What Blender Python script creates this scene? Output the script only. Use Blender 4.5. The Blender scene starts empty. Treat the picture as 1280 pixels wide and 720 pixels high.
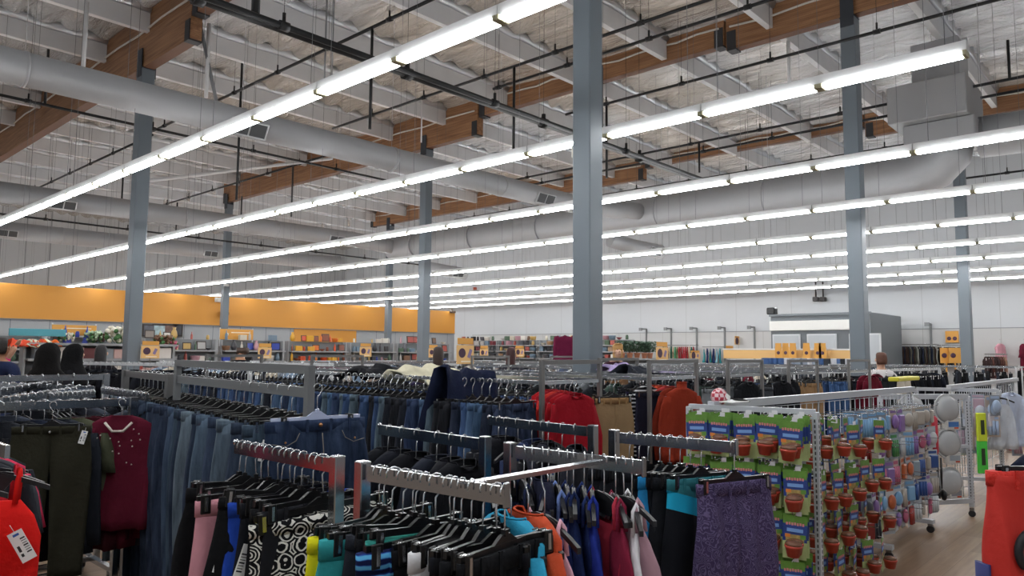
import bpy, math, random
from mathutils import Vector, Matrix, noise
random.seed(7)
rnd = random.Random(11)
scene = bpy.context.scene
COL = scene.collection
PI = math.pi
H = 1.6
# ------------------------------------------------------------------ camera
f_px, yaw, pitch, roll = 927.2, 0.741507581, 0.0872496054, 0.00868551885
Fv = Vector((math.cos(pitch)*math.cos(yaw), math.cos(pitch)*math.sin(yaw), math.sin(pitch)))
Rv = Vector((math.sin(yaw), -math.cos(yaw), 0.0)); Uv = Rv.cross(Fv)
Rv, Uv = (Rv*math.cos(roll)+Uv*math.sin(roll), Uv*math.cos(roll)-Rv*math.sin(roll))
cd = bpy.data.cameras.new('camera'); cam = bpy.data.objects.new('camera', cd); COL.objects.link(cam)
cd.sensor_width = 36.0; cd.lens = f_px*36.0/1280.0; cd.clip_start = 0.05; cd.clip_end = 200
cam.matrix_world = Matrix(((Rv.x, Uv.x, -Fv.x, 0), (Rv.y, Uv.y, -Fv.y, 0), (Rv.z, Uv.z, -Fv.z, H), (0, 0, 0, 1)))
scene.camera = cam
def ray(px, py): return Fv*f_px + Rv*(px-640) - Uv*(py-360)
def on_z(px, py, z):
    d = ray(px, py); return d*((z-H)/d.z) + Vector((0, 0, H))
def on_x(px, py, x):
    d = ray(px, py); return d*(x/d.x) + Vector((0, 0, H))
def on_y(px, py, y):
    d = ray(px, py); return d*(y/d.y) + Vector((0, 0, H))
def proj(p):
    q = Vector(p)-Vector((0, 0, H)); d = q.dot(Fv)
    if d <= 0.01: return (-9999, -9999, d)
    return (640+f_px*q.dot(Rv)/d, 360-f_px*q.dot(Uv)/d, d)
# ------------------------------------------------------------------ materials
def lin(c):
    if isinstance(c, str):
        c = c.lstrip('#'); c = [int(c[i:i+2], 16)/255 for i in (0, 2, 4)]
    return tuple((v/12.92 if v <= 0.04045 else ((v+0.055)/1.055)**2.4) for v in c[:3]) + (1.0,)
_mats = {}
def newmat(name):
    m = bpy.data.materials.new(name); m.use_nodes = True
    return m, m.node_tree, m.node_tree.nodes['Principled BSDF']
def mat(c, rough=0.5, metal=0.0, bump=0.0, bscale=60.0, var=0.0, vscale=6.0, trans=0.0, emit=0.0, sheen=0.0, coord='Object', alpha=1.0):
    key = (c, rough, metal, bump, bscale, var, vscale, trans, emit, sheen, coord, alpha)
    if key in _mats: return _mats[key]
    m, t, b = newmat('finish_%d' % len(_mats))
    L = t.links; N = t.nodes
    b.inputs['Base Color'].default_value = lin(c); b.inputs['Roughness'].default_value = rough
    b.inputs['Metallic'].default_value = metal
    if trans: b.inputs['Transmission Weight'].default_value = trans
    if sheen: b.inputs['Sheen Weight'].default_value = sheen
    if alpha < 1: b.inputs['Alpha'].default_value = alpha
    if emit:
        b.inputs['Emission Color'].default_value = lin(c); b.inputs['Emission Strength'].default_value = emit
    if bump or var:
        tc = N.new('ShaderNodeTexCoord')
        if var:
            n = N.new('ShaderNodeTexNoise'); n.inputs['Scale'].default_value = vscale; n.inputs['Detail'].default_value = 4
            L.new(tc.outputs[coord], n.inputs['Vector'])
            mx = N.new('ShaderNodeMix'); mx.data_type = 'RGBA'
            base = lin(c); L.new(n.outputs['Fac'], mx.inputs['Factor'])
            mx.inputs['A'].default_value = tuple(max(0, v*(1-var)) for v in base[:3])+(1,)
            mx.inputs['B'].default_value = tuple(min(1, v*(1+var)+0.02*var) for v in base[:3])+(1,)
            L.new(mx.outputs['Result'], b.inputs['Base Color'])
        if bump:
            n2 = N.new('ShaderNodeTexNoise'); n2.inputs['Scale'].default_value = bscale; n2.inputs['Detail'].default_value = 3
            L.new(tc.outputs[coord], n2.inputs['Vector'])
            bp = N.new('ShaderNodeBump'); bp.inputs['Strength'].default_value = bump; bp.inputs['Distance'].default_value = 0.01
            L.new(n2.outputs['Fac'], bp.inputs['Height']); L.new(bp.outputs['Normal'], b.inputs['Normal'])
    _mats[key] = m
    return m
def fabric(c, var=0.25):
    m = mat(c, rough=0.9, bump=0.45, bscale=38, var=var, vscale=7)
    m.node_tree.nodes['Principled BSDF'].inputs['Specular IOR Level'].default_value = 0.12
    return m
def denim(c, fade=0.5):
    key = ('denim', c, fade)
    if key in _mats: return _mats[key]
    m, t, b = newmat('denim_%d' % len(_mats)); L = t.links; N = t.nodes
    tc = N.new('ShaderNodeTexCoord')
    mp = N.new('ShaderNodeMapping'); mp.inputs['Scale'].default_value = (14, 14, 2.2); L.new(tc.outputs['Object'], mp.inputs['Vector'])
    n = N.new('ShaderNodeTexNoise'); n.inputs['Scale'].default_value = 1.0; n.inputs['Detail'].default_value = 6; n.inputs['Roughness'].default_value = 0.65
    L.new(mp.outputs[0], n.inputs['Vector'])
    cr = N.new('ShaderNodeValToRGB'); base = lin(c)
    cr.color_ramp.elements[0].position = 0.35; cr.color_ramp.elements[0].color = tuple(v*0.32 for v in base[:3])+(1,)
    cr.color_ramp.elements[1].position = 0.72; cr.color_ramp.elements[1].color = tuple(min(1, v*(.85+fade)+0.05*fade) for v in base[:3])+(1,)
    L.new(n.outputs['Fac'], cr.inputs[0]); L.new(cr.outputs[0], b.inputs['Base Color'])
    w = N.new('ShaderNodeTexWave'); w.inputs['Scale'].default_value = 260; w.bands_direction = 'DIAGONAL'; L.new(tc.outputs['Object'], w.inputs['Vector'])
    n2 = N.new('ShaderNodeTexNoise'); n2.inputs['Scale'].default_value = 30; L.new(tc.outputs['Object'], n2.inputs['Vector'])
    bp = N.new('ShaderNodeBump'); bp.inputs['Strength'].default_value = 0.4; bp.inputs['Distance'].default_value = 0.008
    L.new(n2.outputs['Fac'], bp.inputs['Height']); L.new(bp.outputs[0], b.inputs['Normal'])
    b.inputs['Roughness'].default_value = 0.9; b.inputs['Specular IOR Level'].default_value = .12
    _mats[key] = m
    return m
CHROME = mat('#b9bcc0', 0.18, 1.0)
STEEL = mat('#8c8a88', 0.36, .9, var=0.1, vscale=3)
GREYMETAL = mat('#7b7d7e', 0.45, 0.4)
WHITEMETAL = mat('#cfd1d3', 0.45, 0.2)
BLACKPL = mat('#0e0e10', 0.32)
DARKPL = mat('#1b1c20', 0.4)
SILVER = mat('#c8cacc', 0.25, 1.0)
WHITE = mat('#e4e4e2', 0.6)
PAPER = mat('#f0f0ee', 0.7)
INK = mat('#2a2a2e', 0.7)
# ------------------------------------------------------------------ mesh building
class MB:
    def __init__(s): s.v = []; s.f = []; s.m = []; s.sm = []
    def add(s, vs, fs, m=0, sm=False):
        o = len(s.v); s.v.extend(tuple(p) for p in vs)
        for q in fs: s.f.append(tuple(i+o for i in q)); s.m.append(m); s.sm.append(sm)
        return s
    def box(s, c, sz, m=0, rz=0.0, mtx=None, bev=0.0):
        x, y, z = [k/2 for k in sz]; c = Vector(c)
        if bev > 0:
            b = min(bev, x*.9, y*.9, z*.9); pts = []
            for sx in (-1, 1):
                for sy in (-1, 1):
                    for sz_ in (-1, 1):
                        pts += [(sx*x, sy*(y-b), sz_*(z-b)), (sx*(x-b), sy*y, sz_*(z-b)), (sx*(x-b), sy*(y-b), sz_*z)]
            idx = lambda a, bb, cc, k: ((a*2+bb)*2+cc)*3+k
            fs = []
            fs += [(idx(0,0,0,0), idx(0,0,1,0), idx(0,1,1,0), idx(0,1,0,0)), (idx(1,0,0,0), idx(1,1,0,0), idx(1,1,1,0), idx(1,0,1,0))]
            fs += [(idx(0,0,0,1), idx(1,0,0,1), idx(1,0,1,1), idx(0,0,1,1)), (idx(0,1,0,1), idx(0,1,1,1), idx(1,1,1,1), idx(1,1,0,1))]
            fs += [(idx(0,0,0,2), idx(0,1,0,2), idx(1,1,0,2), idx(1,0,0,2)), (idx(0,0,1,2), idx(1,0,1,2), idx(1,1,1,2), idx(0,1,1,2))]
            for a in (0, 1):
                for bb in (0, 1):
                    fs.append((idx(a,bb,0,0), idx(a,bb,1,0), idx(a,bb,1,1), idx(a,bb,0,1)))
                    fs.append((idx(a,0,bb,0), idx(a,1,bb,0), idx(a,1,bb,2), idx(a,0,bb,2)))
                    fs.append((idx(0,a,bb,1), idx(1,a,bb,1), idx(1,a,bb,2), idx(0,a,bb,2)))
                    for cc in (0, 1): fs.append((idx(a,bb,cc,0), idx(a,bb,cc,1), idx(a,bb,cc,2)))
        else:
            pts = [(-x,-y,-z),(x,-y,-z),(x,y,-z),(-x,y,-z),(-x,-y,z),(x,-y,z),(x,y,z),(-x,y,z)]
            fs = [(0,3,2,1),(4,5,6,7),(0,1,5,4),(1,2,6,5),(2,3,7,6),(3,0,4,7)]
        if mtx is None: mtx = Matrix.Rotation(rz, 3, 'Z')
        return s.add([mtx@Vector(p)+c for p in pts], fs, m)
    def bar(s, p0, p1, w, h, m=0):
        p0, p1 = Vector(p0), Vector(p1); d = (p1-p0); L = d.length; d.normalize()
        side = d.cross(Vector((0,0,1)))
        if side.length < 1e-4: side = Vector((1,0,0))
        side.normalize(); up = side.cross(d)
        return s.box((p0+p1)/2, (w, L, h), m, mtx=Matrix((side, d, up)).transposed())
    def tube(s, path, r, n=6, m=0, cap=True, closed=False):
        path = [Vector(p) for p in path]; rs = r if isinstance(r, (list, tuple)) else [r]*len(path)
        rings = []; prev = None
        for i, p in enumerate(path):
            a = path[max(i-1, 0)]; b = path[min(i+1, len(path)-1)]
            d = (b-a); d = d.normalized() if d.length > 1e-9 else Vector((0,0,1))
            if prev is None:
                u = d.cross(Vector((0,0,1)))
                if u.length < 1e-3: u = d.cross(Vector((0,1,0)))
            else: u = prev - d*prev.dot(d)
            u.normalize(); w = d.cross(u); prev = u
            rings.append([p+(u*math.cos(2*PI*k/n)+w*math.sin(2*PI*k/n))*rs[i] for k in range(n)])
        return s.loft(rings, m, cap)
    def loft(s, rings, m=0, cap=True, sm=True, mfun=None):
        n = len(rings[0]); vs = [p for r in rings for p in r]; o = len(s.v)
        s.v.extend(tuple(p) for p in vs)
        for i in range(len(rings)-1):
            mm = mfun(i) if mfun else m
            for k in range(n):
                s.f.append((o+i*n+k, o+i*n+(k+1) % n, o+(i+1)*n+(k+1) % n, o+(i+1)*n+k)); s.m.append(mm); s.sm.append(sm)
        if cap:
            s.f.append(tuple(o+k for k in reversed(range(n)))); s.m.append(mfun(0) if mfun else m); s.sm.append(False)
            s.f.append(tuple(o+(len(rings)-1)*n+k for k in range(n))); s.m.append(mfun(len(rings)-2) if mfun else m); s.sm.append(False)
        return s
    def lathe(s, prof, c=(0,0,0), n=16, m=0, cap=True, mfun=None):
        rings = [[(c[0]+r*math.cos(2*PI*k/n), c[1]+r*math.sin(2*PI*k/n), c[2]+z) for k in range(n)] for r, z in prof]
        return s.loft(rings, m, cap, True, mfun)
    def ball(s, c, r, m=0, n=10, sq=(1,1,1)):
        rings = [[(c[0]+sq[0]*r*math.sin(PI*(i+.02)/(n*1.0))*math.cos(2*PI*k/n), c[1]+sq[1]*r*math.sin(PI*(i+.02)/n)*math.sin(2*PI*k/n), c[2]-sq[2]*r*math.cos(PI*(i+.02)/n)) for k in range(n)] for i in range(n)]
        rings.append([(c[0]+.001*math.cos(2*PI*k/n), c[1]+.001*math.sin(2*PI*k/n), c[2]+sq[2]*r) for k in range(n)])
        return s.loft(rings, m, True)
    def mesh(s, name, mats):
        me = bpy.data.meshes.new(name); me.from_pydata(s.v, [], s.f)
        for x in (mats if isinstance(mats, (list, tuple)) else [mats]): me.materials.append(x)
        me.polygons.foreach_set('material_index', s.m); me.polygons.foreach_set('use_smooth', s.sm)
        me.update(); return me
    def build(s, name, mats, parent=None, loc=None):
        return obj(name, s.mesh(name, mats), parent, loc)
def obj(name, me, parent=None, loc=None, rz=0):
    o = bpy.data.objects.new(name, me); COL.objects.link(o)
    if parent is not None: o.parent = parent
    if loc is not None: o.location = loc
    if rz: o.rotation_euler.z = rz
    return o
def tag(o, label, cat, group=None, kind=None):
    o['label'] = label; o['category'] = cat
    if group: o['group'] = group
    if kind: o['kind'] = kind
    return o
def empty(name, loc, label, cat, group=None, rz=0.0):
    o = bpy.data.objects.new(name, None); COL.objects.link(o); o.location = loc; o.rotation_euler.z = rz
    o.empty_display_size = 0.1
    return tag(o, label, cat, group)
def struct(name, mb, mats):
    o = mb.build(name, mats); o['kind'] = 'structure'; return o
def copy_tree(o, parent=None):
    c = o.copy(); COL.objects.link(c); c.parent = parent
    for ch in list(o.children): copy_tree(ch, c)
    return c
def setmat(o, m, slot=0):
    o.material_slots[slot].link = 'OBJECT'; o.material_slots[slot].material = m
def seen(p, mx=60, my=60):
    a, b, d = proj(p); return d > 0.3 and -mx < a < 1280+mx and -my < b < 720+my
# ------------------------------------------------------------------ setting
XW, YP, YL = 30.5, 30.5, 44.0
# floor
def floor_mat():
    m, t, b = newmat('wood_laminate_floor'); N = t.nodes; L = t.links
    tc = N.new('ShaderNodeTexCoord'); br = N.new('ShaderNodeTexBrick')
    mp = N.new('ShaderNodeMapping'); mp.inputs['Rotation'].default_value = (0, 0, 0)
    L.new(tc.outputs['Object'], mp.inputs[0]); L.new(mp.outputs[0], br.inputs['Vector'])
    br.inputs['Scale'].default_value = 1.0; br.inputs['Brick Width'].default_value = 1.2; br.inputs['Row Height'].default_value = 0.18
    br.inputs['Mortar Size'].default_value = 0.0015; br.inputs['Color1'].default_value = lin('#9a7f64'); br.inputs['Color2'].default_value = lin('#83674c')
    br.inputs['Mortar'].default_value = lin('#5b4632')
    n = N.new('ShaderNodeTexNoise'); n.inputs['Scale'].default_value = 1.0; n.inputs['Detail'].default_value = 6
    mp2 = N.new('ShaderNodeMapping'); mp2.inputs['Scale'].default_value = (2.0, 30, 1); L.new(tc.outputs['Object'], mp2.inputs[0]); L.new(mp2.outputs[0], n.inputs['Vector'])
    mx = N.new('ShaderNodeMix'); mx.data_type = 'RGBA'; mx.blend_type = 'MULTIPLY'; mx.inputs['Factor'].default_value = 0.6
    cr = N.new('ShaderNodeValToRGB'); cr.color_ramp.elements[0].color = (.55, .5, .45, 1); cr.color_ramp.elements[1].color = (1.1, 1.1, 1.1, 1)
    cr.color_ramp.elements[0].position = .3; cr.color_ramp.elements[1].position = .7
    L.new(n.outputs['Fac'], cr.inputs[0]); L.new(br.outputs['Color'], mx.inputs['A']); L.new(cr.outputs[0], mx.inputs['B'])
    L.new(mx.outputs['Result'], b.inputs['Base Color']); b.inputs['Roughness'].default_value = 0.35
    return m
mb = MB(); mb.box((12, 19, -0.05), (37.2, 50.2, 0.1)); struct('floor', mb, floor_mat())
# ceiling : foil faced insulation sagging between sub-purlins
def foil_mat():
    m, t, b = newmat('foil_insulation'); N = t.nodes; L = t.links
    tc = N.new('ShaderNodeTexCoord')
    mp = N.new('ShaderNodeMapping'); mp.inputs['Scale'].default_value = (3.5, .8, 1); L.new(tc.outputs['Object'], mp.inputs[0])
    n = N.new('ShaderNodeTexNoise'); n.inputs['Scale'].default_value = 1.1; n.inputs['Detail'].default_value = 5; n.inputs['Distortion'].default_value = 1.6; n.inputs['Roughness'].default_value = .6
    L.new(mp.outputs[0], n.inputs['Vector'])
    bp = N.new('ShaderNodeBump'); bp.inputs['Strength'].default_value = 1.0; bp.inputs['Distance'].default_value = 0.3
    L.new(n.outputs['Fac'], bp.inputs['Height']); L.new(bp.outputs[0], b.inputs['Normal'])
    n2 = N.new('ShaderNodeTexNoise'); n2.inputs['Scale'].default_value = 0.12; n2.inputs['Detail'].default_value = 2; L.new(tc.outputs['Object'], n2.inputs['Vector'])
    cr = N.new('ShaderNodeValToRGB'); cr.color_ramp.elements[0].color = lin('#e8dfd4'); cr.color_ramp.elements[1].color = lin('#f8fafc')
    cr.color_ramp.elements[0].position = .42; cr.color_ramp.elements[1].position = .55
    L.new(n2.outputs['Fac'], cr.inputs[0]); L.new(cr.outputs[0], b.inputs['Base Color'])
    b.inputs['Metallic'].default_value = 0.6; b.inputs['Roughness'].default_value = 0.24
    return m
ZC = 8.85
mb = MB(); nx, ny = 260, 150; X0, X1, Y0, Y1 = -2.0, XW+.1, -5.5, YL
vs = []
for i in range(nx+1):
    x = X0+(X1-X0)*i/nx
    s = abs(math.sin(PI*x/0.61))
    for j in range(ny+1):
        y = Y0+(Y1-Y0)*j/ny
        vs.append((x, y, ZC - 0.17*s*(0.7+0.5*noise.noise(Vector((x*.9, y*.5, 3)))) + 0.05*noise.noise(Vector((x*2.2, y*.9, 0)))))
fs = [(i*(ny+1)+j, i*(ny+1)+j+1, (i+1)*(ny+1)+j+1, (i+1)*(ny+1)+j) for i in range(nx) for j in range(ny)]
mb.add(vs, fs, 0, True)
struct('ceiling', mb, foil_mat())
# walls
def wall_mat(name, c, joint, wj, jc, axis):
    m, t, b = newmat(name); N = t.nodes; L = t.links
    tc = N.new('ShaderNodeTexCoord'); sp = N.new('ShaderNodeSeparateXYZ'); L.new(tc.outputs['Object'], sp.inputs[0])
    md = N.new('ShaderNodeMath'); md.operation = 'PINGPONG'; md.inputs[1].default_value = joint/2; L.new(sp.outputs[axis], md.inputs[0])
    lt = N.new('ShaderNodeMath'); lt.operation = 'LESS_THAN'; lt.inputs[1].default_value = wj; L.new(md.outputs[0], lt.inputs[0])
    n = N.new('ShaderNodeTexNoise'); n.inputs['Scale'].default_value = .5; n.inputs['Detail'].default_value = 4; L.new(tc.outputs['Object'], n.inputs['Vector'])
    a = N.new('ShaderNodeMix'); a.data_type = 'RGBA'; a.inputs['A'].default_value = tuple(v*.93 for v in lin(c)[:3])+(1,); a.inputs['B'].default_value = lin(c); L.new(n.outputs['Fac'], a.inputs['Factor'])
    mx = N.new('ShaderNodeMix'); mx.data_type = 'RGBA'; L.new(lt.outputs[0], mx.inputs['Factor']); L.new(a.outputs['Result'], mx.inputs['A']); mx.inputs['B'].default_value = lin(jc)
    L.new(mx.outputs['Result'], b.inputs['Base Color']); b.inputs['Roughness'].default_value = .6
    return m
mb = MB(); mb.box((XW+.1, 19, 4.5), (0.2, 50, 9.0)); struct('wall_far', mb, wall_mat('white_wall_paint', '#c9cccf', 2.44, .012, '#b4b6b8', 1))
mb = MB(); mb.box((12, YL+.1, 4.5), (37, 0.2, 9.0)); struct('wall_left', mb, wall_mat('grey_wall_panels', '#bcbec0', 1.1, .03, '#8f9193', 0))
# partition with the orange band (a room wall of its own)
mb = MB()
pt = on_y(0, 355, YP).z; zt = 2.42*YP/32.3+1.6; zb = 0.0345*YP+1.6
XE = on_y(569, 388, YP).x
mb.box(((XE-6)/2, YP+.12, (zt+zb)/2), (XE+6, .24, zt-zb), 0, bev=.01)
mb.box(((XE-6)/2, YP+.14, zb/2), (XE+6, .2, zb), 1)
for px0, px1, y1 in ((368, 446, 424), (0, 0, 0)):
    if px1:
        a = on_y(px0, 410, YP); b_ = on_y(px1, 410, YP)
        mb.box(((a.x+b_.x)/2, YP+.035, zb-.35), (b_.x-a.x, .03, .7), 0)
struct('wall_partition', mb, [mat('#d2923c', .6, var=.04, vscale=.6), wall_mat('slatwall_grey', '#a8abae', 1.22, .012, '#70757a', 0)])
# slatwall on the far wall, lower band
mb = MB(); zs = 2.6
mb.box((XW-.02, 11, zs/2), (.04, 40, zs), 0)
mb.box((XW-.03, 11, zs+.01), (.06, 40, .03), 1)
struct('trim_1', mb, [wall_mat('cream_slatwall', '#c6c6c5', 1.22, .01, '#a8a6a2', 1), mat('#8b8e90', .5)])
mb = MB(); mb.box(((XE-6)/2, YP+.0, zb-.012), (XE+6, .05, .03)); struct('trim_2', mb, mat('#7d8287', .5))
# ------------------------------------------------------------------ steel columns
COLUMN = mat('#6d767e', .45, .1, var=.05, vscale=1.2)
cols = [(6.05, 4.5, 7.62, 'tall grey steel column standing in the centre foreground, widest of all'),
        (6.05, 16.2, 7.55, 'grey steel column at left crossing the orange wall'),
        (14.4, 4.51, 8.0, 'grey steel column right of centre in front of the grey fitting room'),
        (14.45, 16.77, 7.68, 'grey steel column near the right end of the orange wall'),
        (23.1, 4.49, 8.1, 'grey steel column at far right beside the jacket rack'),
        (14.4, 29.1, 7.6, 'distant grey steel column above the security camera on the orange wall'),
        (23.1, 29.5, 7.9, 'thin distant steel column rising behind the orange wall at centre left'),
        (23.1, 16.9, 7.9, 'grey steel column hidden almost wholly behind the central column')]
for i, (x, y, zt_, lb) in enumerate(cols[:7]):
    e = empty('steel_column', (x, y, 0), lb, 'column')
    s = .225 if i == 0 else (.27 if i != 5 else .25)
    mb = MB(); mb.box((0, 0, zt_/2), (s, s, zt_), bev=.012); mb.build('shaft', COLUMN, e)
    mb = MB(); mb.box((0, 0, .012), (s+.12, s+.12, .024)); mb.build('base_plate', COLUMN, e)
    mb = MB()
    for sx in (-1, 1): mb.box((sx*(s/2+.008), 0, zt_+.12), (.016, s*.9, .6))
    mb.box((0, 0, zt_+.01), (s+.03, s, .02))
    mb.build('saddle_bracket', mat('#3c4148', .5, .3), e)
    if i == 0:
        mb = MB(); mb.box((-.02, s/2+.03, on_y(712, 185, 4.6).z), (.09, .05, .14), bev=.01); mb.build('junction_box', mat('#d8d4c8', .5), e)
    if i == 5:
        mb = MB(); mb.box((-.05, -s/2-.04, 4.25), (.2, .09, .1), bev=.01); mb.build('sensor', WHITE, e)
# ------------------------------------------------------------------ beams
def wood_mat():
    m, t, b = newmat('glulam_wood'); N = t.nodes; L = t.links
    tc = N.new('ShaderNodeTexCoord'); mp = N.new('ShaderNodeMapping'); mp.inputs['Scale'].default_value = (6, .6, 12); L.new(tc.outputs['Object'], mp.inputs[0])
    n = N.new('ShaderNodeTexNoise'); n.inputs['Scale'].default_value = 1.5; n.inputs['Detail'].default_value = 6; L.new(mp.outputs[0], n.inputs['Vector'])
    cr = N.new('ShaderNodeValToRGB'); cr.color_ramp.elements[0].color = lin('#795236'); cr.color_ramp.elements[1].color = lin('#a87d58')
    cr.color_ramp.elements[0].position = .3; cr.color_ramp.elements[1].position = .7
    L.new(n.outputs['Fac'], cr.inputs[0])
    sp = N.new('ShaderNodeSeparateXYZ'); L.new(tc.outputs['Object'], sp.inputs[0])
    md = N.new('ShaderNodeMath'); md.operation = 'PINGPONG'; md.inputs[1].default_value = .02; L.new(sp.outputs[2], md.inputs[0])
    lt = N.new('ShaderNodeMath'); lt.operation = 'LESS_THAN'; lt.inputs[1].default_value = .0016; L.new(md.outputs[0], lt.inputs[0])
    mx = N.new('ShaderNodeMix'); mx.data_type = 'RGBA'; L.new(lt.outputs[0], mx.inputs['Factor']); L.new(cr.outputs[0], mx.inputs['A']); mx.inputs['B'].default_value = lin('#6a4630')
    L.new(mx.outputs['Result'], b.inputs['Base Color']); b.inputs['Roughness'].default_value = .55
    return m
WOOD = wood_mat(); BRACKET = mat('#3a3b3e', .5, .4)
beams = [(6.05, 13.85, 30.6, 7.56, 'deep wooden roof beam at upper left over the left column'),
         (6.05, 6.0, 13.8, 8.0, 'shallower wooden roof beam leaving the top edge left of centre'),
         (14.45, 14.5, 29.5, 7.72, 'deep wooden roof beam left of the central column, middle line'),
         (14.45, 7.05, 14.45, 8.2, 'shallow wooden roof beam passing behind the central column'),
         (14.45, -4.5, 7.0, 8.06, 'deep wooden roof beam at top right carried by the right-centre column'),
         (23.1, 14.55, 31, 8.02, 'distant deep wooden roof beam left of the central column'),
         (23.1, 6.9, 14.5, 8.42, 'distant shallow wooden roof beam right of the central column'),
         (23.1, -2.0, 6.85, 8.1, 'distant wooden roof beam at right edge behind the duct box')]
for x, y0, y1, zb_, lb in beams:
    e = empty('wooden_beam', (x, (y0+y1)/2, zb_), lb, 'beam')
    d = ZC-zb_-.05
    mb = MB(); mb.box((0, 0, d/2), (.22, y1-y0, d)); mb.build('beam_timber', WOOD, e)
    mb = MB(); 
    for sy in (-1, 1): mb.box((0, sy*((y1-y0)/2-.12), .18), (.26, .2, .42))
    mb.build('hinge_bracket', BRACKET, e)
    # conduits clipped to the side of the beam
    mb = MB(); L_ = (y1-y0)/2-.1
    ys = [-L_+2*L_*k/14 for k in range(15)]
    mb.tube([(-.15, yy, d*.62+.03*math.sin(k*2.3)) for k, yy in enumerate(ys)], .022, 6)
    mb.build('conduit', mat('#d2cdc4', .5), e)
# purlins
PURL = mat('#d4d4d5', .55, .1, var=.1, vscale=2)
FOIL = mat('#d5d8dc', .3, .8, bump=.9, bscale=9)
n_p = 0
spans = [(-1.8, 5.93, 'between the camera side and the first wooden beam'), (6.17, 14.33, 'between the first and second wooden beams'),
         (14.57, 22.98, 'between the second and third wooden beams'), (23.22, 30.3, 'between the last wooden beam and the white wall')]
for si, (x0, x1, wh) in enumerate(spans):
    y = 8.5-2.46*4; k = 0
    while y < 40:
        if any(seen((x0+(x1-x0)*q/6, y, 8.4), 20, 20) for q in range(7)):
            e = empty('ceiling_purlin', ((x0+x1)/2, y, 8.25), 'white ceiling purlin %s' % wh, 'purlin', 'white purlins '+wh)
            mb = MB(); mb.box((0, 0, .27), (x1-x0, .13, .54)); mb.build('joist', PURL, e)
            mb = MB()
            for s_ in (-1, 1):
                q = 26; rr = rnd.random()*9
                ring = []
                for t_ in range(q+1):
                    xx = -(x1-x0)/2+(x1-x0)*t_/q; wv = .035*noise.noise(Vector((xx*1.7, rr, s_)))
                    ring.append([(xx, s_*.065, .55), (xx, s_*.065, .40+wv), (xx, s_*(.11+wv), .42+wv), (xx, s_*(.17+wv), .56)])
                mb.loft(ring, 0, True)
            mb.build('foil_edge', FOIL, e)
        y += 2.46
# white diagonal braces & rods under ceiling
for i, (p0, p1, w) in enumerate([((105, 0), (98, 88), .05), ((262, 30), (255, 120), .04), ((250, 30), (272, 132), .05), ((680, 62), (700, 100), .02)][:3]):
    a = on_y(p0[0], p0[1]-10, 15.5); b_ = on_y(p1[0], p1[1], 15.0)
# ------------------------------------------------------------------ light fixtures
TUBE = mat('#ffffff', .4, emit=1.0)
m_, t_, b_ = newmat('fluorescent_glow'); b_.inputs['Base Color'].default_value = (1, 1, 1, 1)
b_.inputs['Emission Color'].default_value = (.97, .985, 1, 1); b_.inputs['Emission Strength'].default_value = 27.0
TUBE = m_
HOUS = mat('#dcdddd', .5)
ZL = 2.523+1.6
rowx = [3.95, 6.995, 10.05, 13.05, 16.05, 19.05, 22.07, 25.1, 28.1]
rowph = [3.76, 1.2547, 2.44, 2.365, 2.29, 3.41, 2.6, 3.0, 2.4]
ordw = ['first', 'second', 'third', 'fourth', 'fifth', 'sixth', 'seventh', 'eighth', 'ninth']
SEG = 1.22
e0 = empty('strip_light', (0, 0, 0), 'x', 'light')
mb = MB()   # housing along Y, a shallow trapezoid channel above the lamps
prof = [(-.042, .024), (-.036, .115), (.036, .115), (.042, .024), (.03, .022), (-.03, .022)]
mb.loft([[(x, yy, z) for x, z in prof] for yy in (-1.215, 1.215)], 0, True, False)
mb.build('housing', HOUS, e0)
for yy, ww in ((-1.2, .035), (0, .08), (1.2, .035)): MB().box((0, yy, .004), (.125, ww, .045), bev=.006).build('lamp_socket', mat('#b9b596', .5), e0)
for sy in (-1, 1):
    mb = MB()
    for sx in (-1, 1): mb.tube([(sx*.044, sy*SEG/2-.56, 0), (sx*.044, sy*SEG/2+.56, 0)], .0165, 8)
    mb.build('lamp_tube', TUBE, e0)
    mb = MB(); mb.tube([(0, sy*1.05, .085), (0, sy*1.05, ZC-ZL-.1)], .0032, 4); mb.build('suspension_wire', mat('#6b6d70', .5, .5), e0)
rows = [(x, ph, i) for i, (x, ph) in enumerate(zip(rowx, rowph))]
first = True
def put_light(x, y, lb, gr):
    global first
    if first: o = e0; first = False
    else: o = copy_tree(e0)
    o.location = (x, y, ZL); o['label'] = lb; o['group'] = gr
for x, ph, i in rows:
    lo = ph if i == 1 else ph-4*SEG
    y = lo+SEG
    ymax = 43
    while y < ymax:
        if y < YL-1.4 and (i > 0 or y > -4): put_light(x, y, 'white fluorescent strip light in the %s row from the camera' % ordw[i], '%s row of strip lights' % ordw[i])
        y += 2*SEG
for xx in (.93, -1.6):
    for k in range(7): put_light(xx, -3+k*2.44, 'white fluorescent strip light in the row above the camera', 'strip lights above the camera')
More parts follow.
